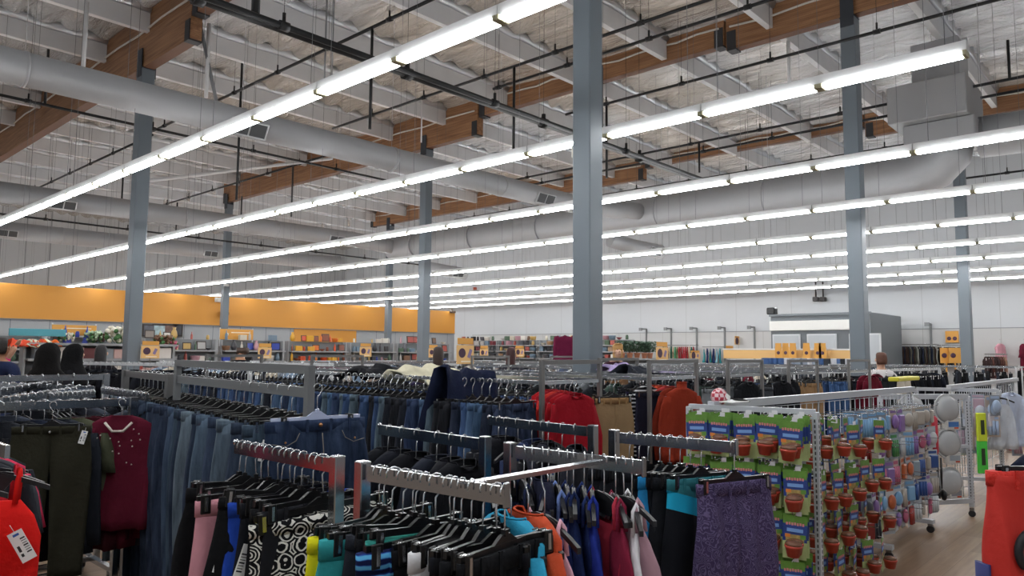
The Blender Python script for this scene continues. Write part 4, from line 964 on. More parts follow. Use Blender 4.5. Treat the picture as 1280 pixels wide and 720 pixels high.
# navy clothes heaped on top of denim row
def drape(name, P, m, lb, w=.3, seed=1, L=.55, rz=0.0):
    mb = MB(); nn = 14; fo = foldfn(seed, 22, 50); vs = []
    for i in range(nn+1):
        u = -1+2*i/nn
        for j in range(nn+1):
            v = -1+2*j/nn; a = abs(v)
            drop = -max(0, a-.12)**1.1*L
            y = math.copysign(min(a, .12)*.3+ max(0, a-.12)*.12, v)+.02*fo(u*w, v)
            x = u*w/2*(1+.25*a)+.03*math.sin(3*v+seed)
            vs.append((x, y, drop+.03*fo(u*w*.7, v*.4)+.03))
    q = nn+1; fs = [(i*q+j, (i+1)*q+j, (i+1)*q+j+1, i*q+j+1) for i in range(nn) for j in range(nn)]
    mb.add(vs, fs, 0, True); o = mb.build(name, m, None, P); o.rotation_euler.z = rz
    md = o.modifiers.new('thickness', 'SOLIDIFY'); md.thickness = .012
    return o
P = on_z(592, 476, 1.47); P.z = 1.46
tag(drape('hooded_jacket', (3.48, 3.62, 1.46), fabric('#151c33'), '', .42, 3, .6, .0), 'navy jacket slung over the rail in front of the denim row', 'jacket')
# second block of racks further off, y 9 - 16
B2 = [(x, x+.65) for x in (6.2, 7.8, 9.4, 11.0, 12.6)]
k = 0
for i, (x0, x1) in enumerate(B2):
    ya, yb = (9.4, 13.2)
    drack(x0+.4, x1+.4, ya, yb, 'distant double rail rack beyond the aisle, %s from the left' % ORD[i], 1.40, 1.41, m=WHITEMETAL)
    for x in (x0+.4, x1+.4):
        row((x, ya), (x, yb), 1.40, 11, ['tee', 'slim', 'shorts', 'longtop'], ['#c8c3ba', '#2b2d33', '#7a8fa6', '#1c1e24', '#8a7f76', '#3a3f4a', '#55617a'], 'on the %s distant rack beyond the aisle' % ORD[i], 0, farm=True, seed=60+k); k += 1
B3 = [(11.6, 4.9), (13.2, 4.9), (15.0, 4.9), (17.6, 2.6), (19.4, 2.6)]
for i, (x, y) in enumerate(B3):
    drack(x, x+.7, y, y+3.6, 'distant double rail rack at right in front of the fitting room, %s from the left' % ORD[i], 1.40, 1.41, m=WHITEMETAL)
    for xx in (x, x+.7):
        row((xx, y), (xx, y+3.6), 1.40, 9, ['tee', 'slim', 'longtop'], ['#15161a', '#1c1e24', '#25282f', '#101114', '#3a3f4a'], 'on the %s distant rack at right' % ORD[i], 0, farm=True, seed=80+k); k += 1
# rail rack along X at right behind the grid panels (black clothes)
hrack((9.9, 4.0), (16.5, 3.7), 1.38, 1.385, 'long chrome rail of black clothes at right behind the gridwall panels', m=WHITEMETAL)
row((10.0, 4.0), (16.4, 3.7), 1.38, 44, ['slim', 'tee', 'skirt'], ['#111217', '#16181e', '#1b1f2a'], 'on the long rail at right', PI/2+.2, farm=True, seed=95, jit=.2)
for i, (px, py, c, w_, lb) in enumerate([(768, 461, '#b9a8d4', .3, 'lilac cloth lying across the rails right of the central column'), (790, 463, '#20232c', .35, 'dark folded top lying on the rails below the blond woman'), (464, 463, '#16171b', .4, 'black garment lying across the rails left of centre'),
        (529, 465, '#d8d2b8', .45, 'cream garment lying across the rails at centre')]):
    P = on_z(px, py, 1.45)
    tag(drape('folded_garment', P, fabric(c), '', w_, 7+i, .1), lb, 'clothing')
o = MB().box((0, 0, 0), (.9, .12, .05), bev=.01).build('yellow_package', mat('#d9cf3a', .5), None, (9.9, 2.6, 1.33)); tag(o, 'yellow long package lying on top of the far gridwall rail', 'package')
# ------------------------------------------------------------------ gridwall panels with goods
def gridpanel(mb, p0, p1, z0, z1, dx=.076, dz=.076, r=.003):
    p0 = Vector(p0); p1 = Vector(p1); d = p1-p0; n = max(2, int(d.length/dx)); 
    for i in range(n+1):
        q = p0+d*i/n; mb.tube([(q.x, q.y, z0), (q.x, q.y, z1)], r, 4)
    n = int((z1-z0)/dz)
    for i in range(n+1):
        z = z0+(z1-z0)*i/n; mb.tube([(p0.x, p0.y, z), (p1.x, p1.y, z)], r, 4)
GW = mat('#c9ccd2', .4, .3)
def post_perf(e, x, y, z0, z1, s=.034):
    mb = MB(); mb.box((x, y, (z0+z1)/2), (s, s, z1-z0), bev=.003)
    k = z0+.05
    while k < z1-.03:
        mb.box((x-s/2-.0005, y, k), (.002, .008, .018), 1); mb.box((x, y-s/2-.0005, k), (.008, .002, .018), 1); k += .03
    mb.build('slotted_upright', [GW, mat('#4a4c50', .6)], e)
O = Vector((4.3, 1.9, 0))
e = empty('gridwall_unit', O, 'rolling white gridwall unit nearest at right, hung with terracotta pot kits', 'display rack')
EP0, EP1 = (4.17, 2.32), (4.31, 1.60)
PE = e
post_perf(e, EP0[0]-O.x, EP0[1]-O.y, .1, ZA); post_perf(e, EP1[0]-O.x, EP1[1]-O.y, .1, ZA); post_perf(e, 7.75-O.x, 2.0-O.y, .1, ZA)
mb = MB(); gridpanel(mb, (EP0[0]-O.x, EP0[1]-O.y, 0), (EP1[0]-O.x, EP1[1]-O.y, 0), .2, ZA-.04); mb.build('end_grid', GW, e)
mb = MB(); mb.bar((EP0[0]-O.x, EP0[1]-O.y, ZA), (EP1[0]-O.x, EP1[1]-O.y, ZA), .03, .03); mb.build('end_rail', GW, e)
SP0, SP1 = (4.6, 2.17), (7.8, 1.98)
mb = MB(); mb.bar((SP0[0]-.4-O.x, SP0[1]+.02-O.y, ZA+.01), (SP1[0]-O.x, SP1[1]-O.y, ZA+.01), .045, .05); mb.build('top_rail', GW, e)
mb = MB(); gridpanel(mb, (SP0[0]-O.x-.3, SP0[1]-O.y, 0), (SP1[0]-O.x, SP1[1]-O.y, 0), .2, ZA-.03, .1, .1); mb.build('side_grid', GW, e)
for x in (6.45, 7.7):
    mb = MB(); mb.bar((x-O.x, 2.1-O.y, .1), (x-O.x, 1.82-O.y, .1), .06, .035); mb.build('foot', GW, e)
    mb = MB(); caster(mb, (x-O.x, 1.85-O.y)); mb.build('caster', CM, e)
mb = MB(); mb.bar((6.0-O.x, 2.08-O.y, .13), (7.75-O.x, 2.0-O.y, .13), .04, .05); mb.build('lower_rail', GW, e)
# pot kits
kit0 = empty('pot_kit', (0, 0, 0), 'x', 'plant kit')      # hangs from its hook at origin, faces -Y
GRN, BLU, PIC, CREAM, PNK = mat('#64903a', .45, var=.3, vscale=30), mat('#2b4388', .45), mat('#a58c52', .5, var=.8, vscale=40), mat('#b4c486', .5, var=.2, vscale=25), mat('#d9808a', .5)
mb = MB(); W = .135
mb.box((0, 0, -.027), (W, .002, .054), 0); mb.box((0, 0, -.082), (W, .002, .056), 1); mb.box((0, 0, -.13), (W, .002, .04), 2); mb.box((0, 0, -.2), (W*.98, .002, .1), 3)
mb.box((-W/2+.008, -.0015, -.10), (.016, .001, .1), 1); mb.box((W/2-.008, -.0015, -.10), (.016, .001, .1), 1)
for kx in range(7): mb.box((-.045+.015*kx, -.002, -.05+.002*(kx % 2)), (.010, .001, .016), 4)
mb.box((0, -.002, -.085), (.09, .001, .02), 5); mb.box((-.04, -.002, -.118), (.03, .001, .02), 6); mb.box((.045, -.002, -.12), (.03, .001, .025), 0)
card = mb.build('card', [GRN, BLU, PIC, CREAM, PNK, mat('#7fa8e0', .5), mat('#e0873a', .5)], kit0)
mb = MB(); mb.lathe([(.03, 0), (.034, .002), (.046, .052), (.05, .055), (.05, .066), (.045, .068), (.04, .06)], (0, -.052, -.225), 14); mb.build('pot', mat('#a83c2a', .45), kit0)
mb = MB(); mb.lathe([(.046, 0), (.047, .012), (.04, .02), (.02, .026), (.002, .028)], (0, -.052, -.16), 14); mb.build('soil_lid', mat('#6e4a38', .15), kit0)
mb = MB(); mb.box((.02, 0, .012), (.03, .002, .026)); mb.tube([(0, -.01, .0), (0, .03, .004)], .002, 4); mb.build('price_tag', mat('#e8e8ec', .5), kit0)
firstk = True
def kit(x, y, z, rz, lb, gr, sc=1.0):
    global firstk
    if firstk: o = kit0; firstk = False
    else: o = copy_tree(kit0)
    o.location = (x, y, z); o.rotation_euler = (rnd.uniform(-.04, .04), rnd.uniform(-.06, .06), rz); o.scale = (sc,)*3
    o['label'] = lb; o['group'] = gr; ROWSETS.append(o)
endang = math.atan2(EP1[1]-EP0[1], EP1[0]-EP0[0])   # direction along the panel
faceL = endang+0   # kit faces local -Y -> world -X side
nrm = Vector((math.cos(endang-PI/2), math.sin(endang-PI/2), 0))
rowsz = [on_x(940, 517, 4.2).z, on_x(940, 575, 4.2).z, on_x(960, 634, 4.2).z, on_x(980, 690, 4.2).z, .2+.12]
for ri, z in enumerate(rowsz):
    for ci in range(5):
        t = .11+.19*ci
        for dpt in range(3 if ci < 4 else 4):
            if ri in (2,) and ci == 1 and dpt == 2: continue
            px_, py_ = EP0[0]+(EP1[0]-EP0[0])*t, EP0[1]+(EP1[1]-EP0[1])*t
            d = .03+dpt*.055
            kit(px_+nrm.x*d+rnd.uniform(-.01, .01), py_+nrm.y*d+rnd.uniform(-.01, .01), z-dpt*.004+rnd.uniform(-.012, .012), endang+rnd.uniform(-.1, .1), 'terracotta pot kit on green card, %s row of the gridwall end' % ORD[ri], 'pot kits on the gridwall end', .93)
for ri in range(4):
    z = [1.17, .89, .62, .36][ri]
    for ci in range(6):
        x = 4.62+.24*ci; y = SP0[1]+(SP1[1]-SP0[1])*(x-SP0[0])/(SP1[0]-SP0[0])
        for dpt in range(4):
            if rnd.random() < .12: continue
            kit(x+rnd.uniform(-.03, .03), y-.05-dpt*.11, z+rnd.uniform(-.03, .02)-.01*dpt, rnd.uniform(-.35, .35)-.1, 'terracotta pot kit on green card, %s row down the gridwall side' % ORD[ri], 'pot kits on the gridwall side', .93)
# pegs
for z in rowsz:
    for ci in range(5):
        t = .11+.19*ci; q = Vector((EP0[0]+(EP1[0]-EP0[0])*t-O.x, EP0[1]+(EP1[1]-EP0[1])*t-O.y, z+.006)); MB().tube([q, q+nrm*.22, q+nrm*.225+Vector((0, 0, .02))], .003, 5).build('peg_hook', CHROME, PE)
for z in (1.17, .89, .62, .36):
    for ci in range(12):
        x = 4.62+.24*ci; y = SP0[1]+(SP1[1]-SP0[1])*(x-SP0[0])/(SP1[0]-SP0[0]); MB().tube([(x-O.x, y-O.y, z+.006), (x-O.x, y-.36-O.y, z+.01), (x-O.x, y-.365-O.y, z+.03)], .003, 5).build('peg_hook', CHROME, PE)
# other hanging goods on the spine
def blister(mb, col, w, h): pass
GC = [('#7aa6cc', 'light blue'), ('#8a6aa8', 'lilac'), ('#c8ccd0', 'clear white'), ('#b8603a', 'orange'), ('#2f5090', 'blue'), ('#b8607c', 'pink'), ('#4a8a54', 'green'), ('#b0a89e', 'beige'), ('#98302c', 'red'), ('#40444c', 'charcoal'), ('#7a5a4a', 'brown'), ('#8a98a4', 'grey blue')]
def pack(loc, rz, c, cn, w, h, lb):
    e = empty('hanging_pack', loc, lb, 'packaged item', None, rz)
    mb = MB(); mb.box((0, 0, -h/2), (w, .004, h), 0, bev=.0015); mb.box((0, -.003, -h*.12), (w*.8, .002, h*.12), 1); mb.build('backing_card', [mat(rnd.choice(['#d0d4d8', '#b8bcc4', '#9aa6b4', '#c4b4a8', '#8a8f98']), .35), mat(c, .5)], e)
    mb = MB(); 
    kind = rnd.randrange(3)
    if kind == 0: mb.ball((0, -.02, -h*.55), w*.4, 0, 10, (1, .45, 1.2))
    elif kind == 1: 
        for q in (-1, 0, 1): mb.tube([(q*w*.25, -.014, -h*.25), (q*w*.25, -.018, -h*.9)], w*.11, 8)
    else: mb.box((0, -.015, -h*.55), (w*.75, .028, h*.6), 0, bev=.008)
    mb.build('packed_goods', mat(c, .3), e)
    return e
for ri in range(5):
    z = [1.17, .97, .76, .56, .40][ri]
    for ci in range(11):
        x = 6.05+.155*ci; y = SP0[1]+(SP1[1]-SP0[1])*(x-SP0[0])/(SP1[0]-SP0[0])
        for dpt in range(2):
            c, cn = GC[rnd.randrange(len(GC))] if not (ri == 0 and ci < 4) else GC[0]
            if ri == 0 and ci in (4, 5): c, cn = GC[1]
            if ri == 0 and ci > 5: c, cn = GC[7]
            ROWSETS.append(pack((x+rnd.uniform(-.02, .02), y-.08-dpt*.12, z), rnd.uniform(-.6, .2), c, cn, .12, .18+rnd.random()*.05, '%s packaged item on the gridwall side, %s row down' % (cn, ORD[ri])))
# black utensils at the end
def utensil(loc, lb, head='ladle', c='#17171a', rz=.4, s=1.0):
    e = empty('kitchen_utensil', loc, lb, 'utensil', None, rz)
    mb = MB(); mb.tube([(0, 0, 0), (0, 0, -.12*s), (0, 0, -.24*s)], [.009, .011, .006], 8); mb.build('handle', mat(c, .35), e)
    mb = MB()
    if head == 'ladle': mb.ball((0, -.012, -.29*s), .042*s, 0, 10, (1, .5, 1))
    else:
        mb.box((0, 0, -.29*s), (.07*s, .005, .1*s), bev=.002)
        for q in (-1, 0, 1): mb.box((q*.02*s, -.003, -.29*s), (.007, .002, .07*s), 0)
    mb.build('head', mat(c, .35), e); return e
for i, (px, py, hd, lb) in enumerate([(1150, 508, 'ladle', 'black ladle hanging at the far end of the nearest gridwall unit, top left'), (1156, 512, 'turner', 'black slotted turner beside the top black ladle'), (1163, 566, 'ladle', 'black ladle hanging low at the end of the gridwall unit'),
                       (1171, 568, 'turner', 'black slotted turner hanging low beside the low black ladle'), (1159, 563, 'turner', 'black turner hanging left of the low black ladle'), (1176, 572, 'ladle', 'black spoon hanging rightmost of the low utensils')]):
    p = on_x(px, py, 7.7); utensil((p.x, p.y, p.z), lb, hd, s=1.15, rz=.6)
u = utensil((7.55, 1.93, .13), 'black spoon dropped on the foot of the gridwall unit', 'ladle', s=1); u.rotation_euler = (PI/2, 0, .9); u.location = on_z(1145, 645, .16)
p = on_x(1168, 520, 7.7)
o = MB().tube([(0, 0, 0), (0, 0, -.02), (0, 0, -.32), (0, 0, -.36)], [.006, .024, .026, .01], 10).build('red_tube_toy', mat('#d03a4c', .35), None, p); tag(o, 'long red and white packaged tube hanging at the gridwall end', 'package')
# cross panel with bowls and boxes (second unit)
O2 = Vector((8.2, 1.9, 0))
e = empty('gridwall_unit', O2, 'second rolling gridwall unit with clear domed platters and boxes, at right', 'display rack')
q0, q1 = Vector((7.9, 2.3, 0))-O2, Vector((8.75, 1.72, 0))-O2
for q in (q0, q1): post_perf(e, q.x, q.y, .1, 1.2, .045)
for zz, hh_ in ((1.2, .05), (.16, .045), (.7, .03)): MB().bar(q0+Vector((0, 0, zz)), q1+Vector((0, 0, zz)), .04, hh_).build('frame_rail', GW, e)
mb = MB(); gridpanel(mb, q0, q1, .2, 1.18, .09, .09); mb.build('grid_panel', GW, e)
for q in (q0, q1):
    mb = MB(); caster(mb, (q.x, q.y)); mb.build('caster', CM, e)
dq = (q1-q0).normalized(); nq = Vector((-.57, -.82, 0)).normalized(); nq = Vector((dq.y, -dq.x, 0)); 
if nq.x > 0: nq = -nq
aq = math.atan2(dq.y, dq.x)
for i in range(6):
    rr_, cc_ = divmod(i, 2); c = O2+q0+dq*(.3+.42*cc_)+nq*.05+Vector((0, 0, [1.08, .74, .36][rr_]))
    e2 = empty('domed_platter', c, 'clear domed platter on the second gridwall unit, %s row, %s' % (ORD[rr_], ('left', 'right')[cc_]), 'platter', None, aq)
    mb = MB(); mb.tube([(0, .0, 0), (0, -.012, 0)], .15, 24); mb.build('plate', mat('#c2c3c4', .25), e2)
    mb = MB(); 
    mb.loft([[(a*math.cos(2*PI*k/20), -.012-d, a*math.sin(2*PI*k/20)) for k in range(20)] for a, d in ((.135, 0), (.12, .03), (.08, .05), (.02, .058))]); mb.build('dome_lid', mat('#d6d8da', .12, trans=.35), e2)
for i in range(9):
    rr_, cc_ = divmod(i, 3); c = O2+q0+dq*(.22+.27*cc_)+nq*.06+Vector((0, 0, [.93, .60, .26][rr_]-.0))
    e2 = empty('boxed_item', c, '%s boxed item on the second gridwall unit' % ['white', 'orange', 'blue', 'cream', 'orange', 'white', 'white', 'orange', 'grey'][i], 'box', None, aq); ROWSETS.append(e2)
    mb = MB(); mb.box((0, 0, 0), (.15, .07, .11), 0, bev=.003); mb.box((0, -.037, 0), (.12, .002, .05), 1); mb.box((.03, -.038, -.035), (.05, .002, .015), 2)
    mb.build('carton', [mat('#d5d3cf', .5), mat(['#8aa2c0', '#d77a3a', '#4a78b8', '#c8b89a', '#d8743a', '#a0a8b0', '#9aa6b8', '#d98a40', '#8a8a90'][i], .5), mat('#c85030', .5)], e2)
# third grid unit
O3 = Vector((10.2, 2.0, 0))
e = empty('gridwall_unit', O3, 'third gridwall unit at far right, with shirts and neon pouches', 'display rack')
q0, q1 = Vector((10.2, 2.55, 0))-O3, Vector((10.6, 1.75, 0))-O3
for q in (q0, q1): post_perf(e, q.x, q.y, .1, 1.2, .045)
for zz in (1.2, .14): MB().bar(q0+Vector((0, 0, zz)), q1+Vector((0, 0, zz)), .045, .04).build('frame_rail', GW, e)
mb = MB()
s1 = Vector((14.6, 2.15, 0))-O3; s0 = Vector((10.0, 2.15, 0))-O3
mb.bar(s0+Vector((0, 0, 1.24)), s1+Vector((0, 0, 1.24)), .05, .05); mb.build('frame_rail', GW, e)
mb = MB(); gridpanel(mb, q0, q1, .2, 1.18, .09, .09); gridpanel(mb, s0, s1, .2, 1.2, .13, .13); mb.build('grid_panel', GW, e)
for q in (q0, q1):
    mb = MB(); caster(mb, (q.x, q.y)); mb.build('caster', CM, e)
for px, py, c, h_, lb in [(1226, 516, '#d8e63a', .33, 'neon yellow pouch hanging in the aisle at right'), (1227, 550, '#4fd04a', .38, 'neon green pouch hanging below the yellow one')]:
    p = on_x(px, py, 10.1); e = empty('neon_pouch', p, lb, 'pouch', None, -.6)
    mb = MB(); mb.box((0, 0, -h_/2), (.14, .03, h_), bev=.01); mb.build('pouch_body', mat(c, .4), e); mb = MB(); mb.box((0, -.017, -h_/2), (.05, .003, h_*.5)); mb.build('pouch_window', mat('#2d3a22', .5), e)
r = random.Random(17)
for i in range(34):
    px = r.choice([1205, 1212, 1236, 1240, 1248, 1262, 1268, 1275, 1222]) + r.uniform(-4, 4); py = r.uniform(492, 545); x = 10.2 if px < 1245 else 11.4+.2*r.random()
    p = on_x(px, py, x); c, cn = r.choice([('#c8cede', 'pale grey'), ('#d8d2d6', 'white'), ('#b8a0b0', 'mauve'), ('#a8bcd8', 'pale blue'), ('#c0b4a8', 'beige'), ('#c87890', 'pink')])
    ROWSETS.append(pack(p, -.7+r.uniform(-.3, .3), c, cn, .16, .2+r.random()*.1, '%s packaged item on the third gridwall unit' % cn))
p = on_x(1262, 487, 10.8); garment('tee', 1, fabric('#c3cde2'), (p.x, p.y, 1.26), -.7, 'pale blue shirt hanging on the third gridwall unit')
p = on_x(1250, 492, 10.4); garment('tank', 1, fabric('#ccd2dc'), (p.x, p.y, 1.24), -.7, 'white tank top hanging left of the pale blue shirt')
# bag of sweets and card on the top of the gridwall
p = on_z(899, 502, ZA+.03)
e = empty('sweets_bag', (p.x, p.y, ZA+.06), 'red and white netted bag lying on top of the nearest gridwall end', 'bag')
m_, t_, b_ = newmat('red_check'); ck = t_.nodes.new('ShaderNodeTexChecker'); tc = t_.nodes.new('ShaderNodeTexCoord'); t_.links.new(tc.outputs['Object'], ck.inputs['Vector']); ck.inputs['Scale'].default_value = 45
ck.inputs['Color1'].default_value = lin('#b02a40'); ck.inputs['Color2'].default_value = lin('#e2c8cc'); t_.links.new(ck.outputs['Color'], b_.inputs['Base Color'])
mb = MB(); mb.ball((0, 0, 0), .06, 0, 12, (1, .8, .9)); mb.build('bag_body', m_, e); mb = MB(); mb.box((0, -.06, -.0), (.05, .004, .03), bev=.001, mtx=Matrix.Rotation(.4, 3, 'Y')); mb.build('bag_label', PAPER, e)
p = on_z(918, 503, ZA+.03)
e = empty('folded_card', (p.x, p.y, ZA+.035), 'white and black card lying beside the netted bag', 'card')
mb = MB(); mb.box((0, 0, 0), (.2, .1, .006)); mb.build('card_sheet', PAPER, e); mb = MB(); mb.box((.08, 0, .006), (.1, .08, .006), mtx=Matrix.Rotation(.2, 3, 'Y')); mb.build('card_flap', BLACKPL, e)
# ------------------------------------------------------------------ red shorts at lower right
geo['rshorts', 0] = G(pants_mesh(120, w=.40, L=.55, leg=.24, t=.05, n=36, M=18, fa=.014, rise=.32), 'shorts'); KN['rshorts'] = 'shorts'; CATN['rshorts'] = 'shorts'
CLIPK = CLIPK+('rshorts',)
p = on_y(1300, 552, .1)
PR = on_z(1308, 560, 1.32)
e = garment('rshorts', 0, mat('#bb2418', .75, bump=.3, bscale=40, var=.1), (PR.x, PR.y, 1.395), yaw-PI/2+.1, 'bright red athletic shorts hanging at the lower right corner', trim=mat('#c8281c', .7, bump=.8, bscale=60))
mb = MB(); pts = []
for k in range(13):
    a = PI*.55+PI*.75*k/12; pts.append((-.115+.052*math.cos(a), -.07, -.37+.06*math.sin(a)))
mb.tube(pts, [.006]+[.012]*11+[.006], 8); mb.build('black_swoosh_print', mat('#15151a', .6), e)
mb = MB(); mb.loft([ring(-.222, .01, .01, .03, z, 10, lambda x, z: 0, 0) for z in (-.42, -.5, -.68)]); mb.build('blue_side_stripe', mat('#232c66', .7), e)
for i, (px, py, kind, c, lb) in enumerate([(1290, 560, 'tee', '#14151b', 'black top behind the bright red shorts'), (1286, 566, 'jeans', '#4a6078', 'grey blue jeans behind the bright red shorts'), (1296, 556, 'tee', '#1a2030', 'navy top behind the bright red shorts')]):
    q = PR+Vector((.62+.12*i, .02+.05*i, 0)); garment(kind, i, fabric(c), (q.x, q.y, 1.31), yaw-PI/2+.3, lb)
e = empty('arm_rack', (PR.x+.9, PR.y+.0, 0), 'chrome arm rack off the right edge holding the red shorts', 'clothes rack')
mb = MB(); mb.bar((-.95, -.0, 1.374), (0, 0, 1.374), .014, .04); mb.build('arm', CHROME, e)
mb = MB(); mb.box((0, 0, .68), (.04, .04, 1.36)); mb.build('upright', CHROME, e)
mb = MB(); mb.bar((-.3, 0, .05), (.3, 0, .05), .04, .03); mb.build('base', CHROME, e)
# ------------------------------------------------------------------ shelving with goods
SHELF = mat('#9b9d9f', .5, .2); SBACK = mat('#7e8285', .6)
def gondola(x0, x1, y, zt_, shelves, label, depth=.45, axis='x'):
    c = Vector(((x0+x1)/2, y, 0)) if axis == 'x' else Vector((y, (x0+x1)/2, 0)); L_ = x1-x0
    e = empty('shelving_unit', c, label, 'shelf'); 
    e.rotation_euler.z = 0 if axis == 'x' else -PI/2
    mb = MB(); mb.box((0, depth/2, zt_/2), (L_, .03, zt_)); mb.build('back_panel', SBACK, e)
    for s in (-1, 1):
        mb = MB(); mb.box((s*(L_/2-.02), depth/4, zt_/2), (.05, depth*.6, zt_), bev=.004); mb.build('side_upright', SHELF, e)
    for z in shelves:
        mb = MB(); mb.box((0, 0, z-.015), (L_-.06, depth, .03)); mb.box((0, -depth/2, z-.02), (L_-.06, .02, .05)); mb.build('shelf', SHELF, e)
    return e
def lath(prof, n=12): return MB().lathe(prof, n=n)
GM = {}
def gm(name, mb, mats): GM[name] = mb.mesh(name, mats)
WG = mat('#e6e6e6', .3)
gm('vase', lath([(.04, 0), (.06, .01), (.09, .1), (.07, .2), (.035, .27), (.05, .32), (.045, .32)]), [WG])
gm('jar', lath([(.05, 0), (.06, .01), (.06, .13), (.045, .15), (.05, .17), (.02, .18)]), [WG])
gm('bottle', lath([(.04, 0), (.042, .01), (.042, .17), (.015, .23), (.015, .3)]), [WG])
gm('bowl', lath([(.04, 0), (.05, .01), (.11, .07), (.12, .09), (.11, .088), (.05, .03)]), [WG])
gm('basket', lath([(.1, 0), (.12, .01), (.14, .14), (.145, .16), (.13, .15), (.11, .02)]), [WG])
gm('candle', lath([(.035, 0), (.037, .005), (.037, .14), (.03, .145)]), [WG])
mb = MB(); mb.box((0, 0, .14), (.3, .025, .26), 1, mtx=Matrix.Rotation(-.12, 3, 'X')); mb.box((0, -.015, .14), (.24, .012, .2), 0, mtx=Matrix.Rotation(-.12, 3, 'X')); gm('picture_frame', mb, [WG, mat('#3a2f28', .5)])
mb = MB(); mb.box((0, 0, .09), (.24, .16, .18), 0, bev=.01); gm('box', mb, [WG])
mb = MB(); mb.lathe([(.05, 0), (.055, .01), (.07, .12), (.075, .13)], n=10, m=1); rr = random.Random(4)
for k in range(70):
    a, b = rr.uniform(0, 6.28), rr.uniform(0, 1); R_ = .16*b**.5; c = (R_*math.cos(a), R_*math.sin(a), .2+.17*rr.random())
    mb.ball(c, .03, 0 if rr.random() < .8 else 2, 5)
    if k % 3 == 0: mb.tube([(0, 0, .1), c], .004, 4, 2)
gm('flower_bouquet', mb, [WG, mat('#c9c4bc', .4), mat('#3f6a3a', .7)])
mb = MB(); mb.ball((0, 0, .12), .13, 0, 10, (1, .9, .9)); mb.ball((0, -.03, .28), .08, 0, 8); mb.ball((-.06, 0, .35), .03, 0, 6); mb.ball((.06, 0, .35), .03, 0, 6); gm('plush_toy', mb, [WG])
BRIGHT = [('#2a3f9c', 'blue'), ('#d8d4cc', 'white'), ('#a04a40', 'red'), ('#4c6450', 'green'), ('#7a5a44', 'brown'), ('#26262a', 'black'), ('#c0a060', 'tan'), ('#a8a6a4', 'grey'), ('#b8b4b0', 'light grey'), ('#b48a94', 'pink'), ('#cfc8b8', 'cream'), ('#6a7f90', 'slate blue'), ('#5a5a60', 'charcoal'), ('#8a8078', 'taupe'), ('#3a3a40', 'dark grey')]
def good(kind, c, cn, loc, lb, s=1.0, rz=0):
    o = obj(kind, GM[kind]); setmat(o, mat(c, .35), 0); o.location = loc; o.scale = (s,)*3; o.rotation_euler.z = rz
    tag(o, lb, kind.replace('_', ' ')); ROWSETS.append(o); return o
r = random.Random(23)
units = [(1.0, 3.4), (5.5, 8.4), (8.6, 12.4), (12.6, 15.3), (15.5, 18.2), (18.3, 20.7), (20.9, 24.0)]
units = [(5.2, 7.1), (7.3, 9.9), (10.1, 12.6), (12.8, 15.3), (15.5, 18.2), (18.4, 20.7), (20.9, 24.0)]
for i, (x0, x1) in enumerate(units):
    y = 26.0
    zt_ = 1.98
    gondola(x0, x1, y, zt_, [.3, .8, 1.22, 1.60], 'grey shelving unit below the orange wall, %s from the left' % ORD[i])
    for si, z in enumerate((.8, 1.22, 1.6, 1.98)):
        if si == 0: continue
        x = x0+.15
        while x < x1-.12:
            kind = r.choice(['vase', 'jar', 'bottle', 'bowl', 'basket', 'candle', 'picture_frame', 'picture_frame', 'box', 'box', 'bottle'] if i != 1 else ['vase', 'jar', 'bottle', 'bowl'])
            c, cn = r.choice(BRIGHT) if i != 1 else BRIGHT[0]
            if i == 4 and si >= 1: c, cn = r.choice([('#e0762c', 'orange'), ('#c84a20', 'orange'), ('#7a3a20', 'brown'), ('#d8a030', 'yellow')])
            if si == 3 and r.random() < .35: x += .3; continue
            good(kind, c, cn, (x, y-.05, z), '%s %s on the %s of the %s unit below the orange wall' % (cn, kind.replace('_', ' '), ['', 'middle shelf', 'upper shelf', 'top'][si], ORD[i]), s=.85+.4*r.random(), rz=r.uniform(-.4, .4))
            x += .2+.16*r.random()
# sign headers
ORS = mat('#dca04a', .55); ORL = mat('#e9bd7c', .55); MARK = mat('#f3e6cc', .6); PURP = mat('#4a2f45', .6)
def board(px0, px1, py0, py1, y, lb, stand=True):
    a = on_y(px0, py0, y); b = on_y(px1, py1, y); w_, h_ = b.x-a.x, a.z-b.z; c = Vector(((a.x+b.x)/2, y, b.z))
    e = empty('header_sign', c, lb, 'sign')
    mb = MB(); mb.box((0, 0, h_/2), (w_, .04, h_), bev=.005); mb.build('sign_board', ORS, e)
    mb = MB(); mb.box((.1*w_, -.025, h_*.68), (w_*.55, .01, h_*.09)); mb.ball((-.28*w_, -.01, h_*.5), h_*.2, 0, 8, (.8, .2, 1)); mb.build('sign_mark', MARK, e)
    mb = MB()
    for s in (-1, 1): mb.box((s*w_*.49, .01, -.1+h_/2), (.04, .03, h_+.3))
    mb.build('sign_post', WHITEMETAL, e)
board(65, 120, 405.5, 420, 26.1, 'orange header sign over the blue glassware at left')
board(275, 316, 411, 425, 26.1, 'orange header sign at the orange wall, left of the column pair')
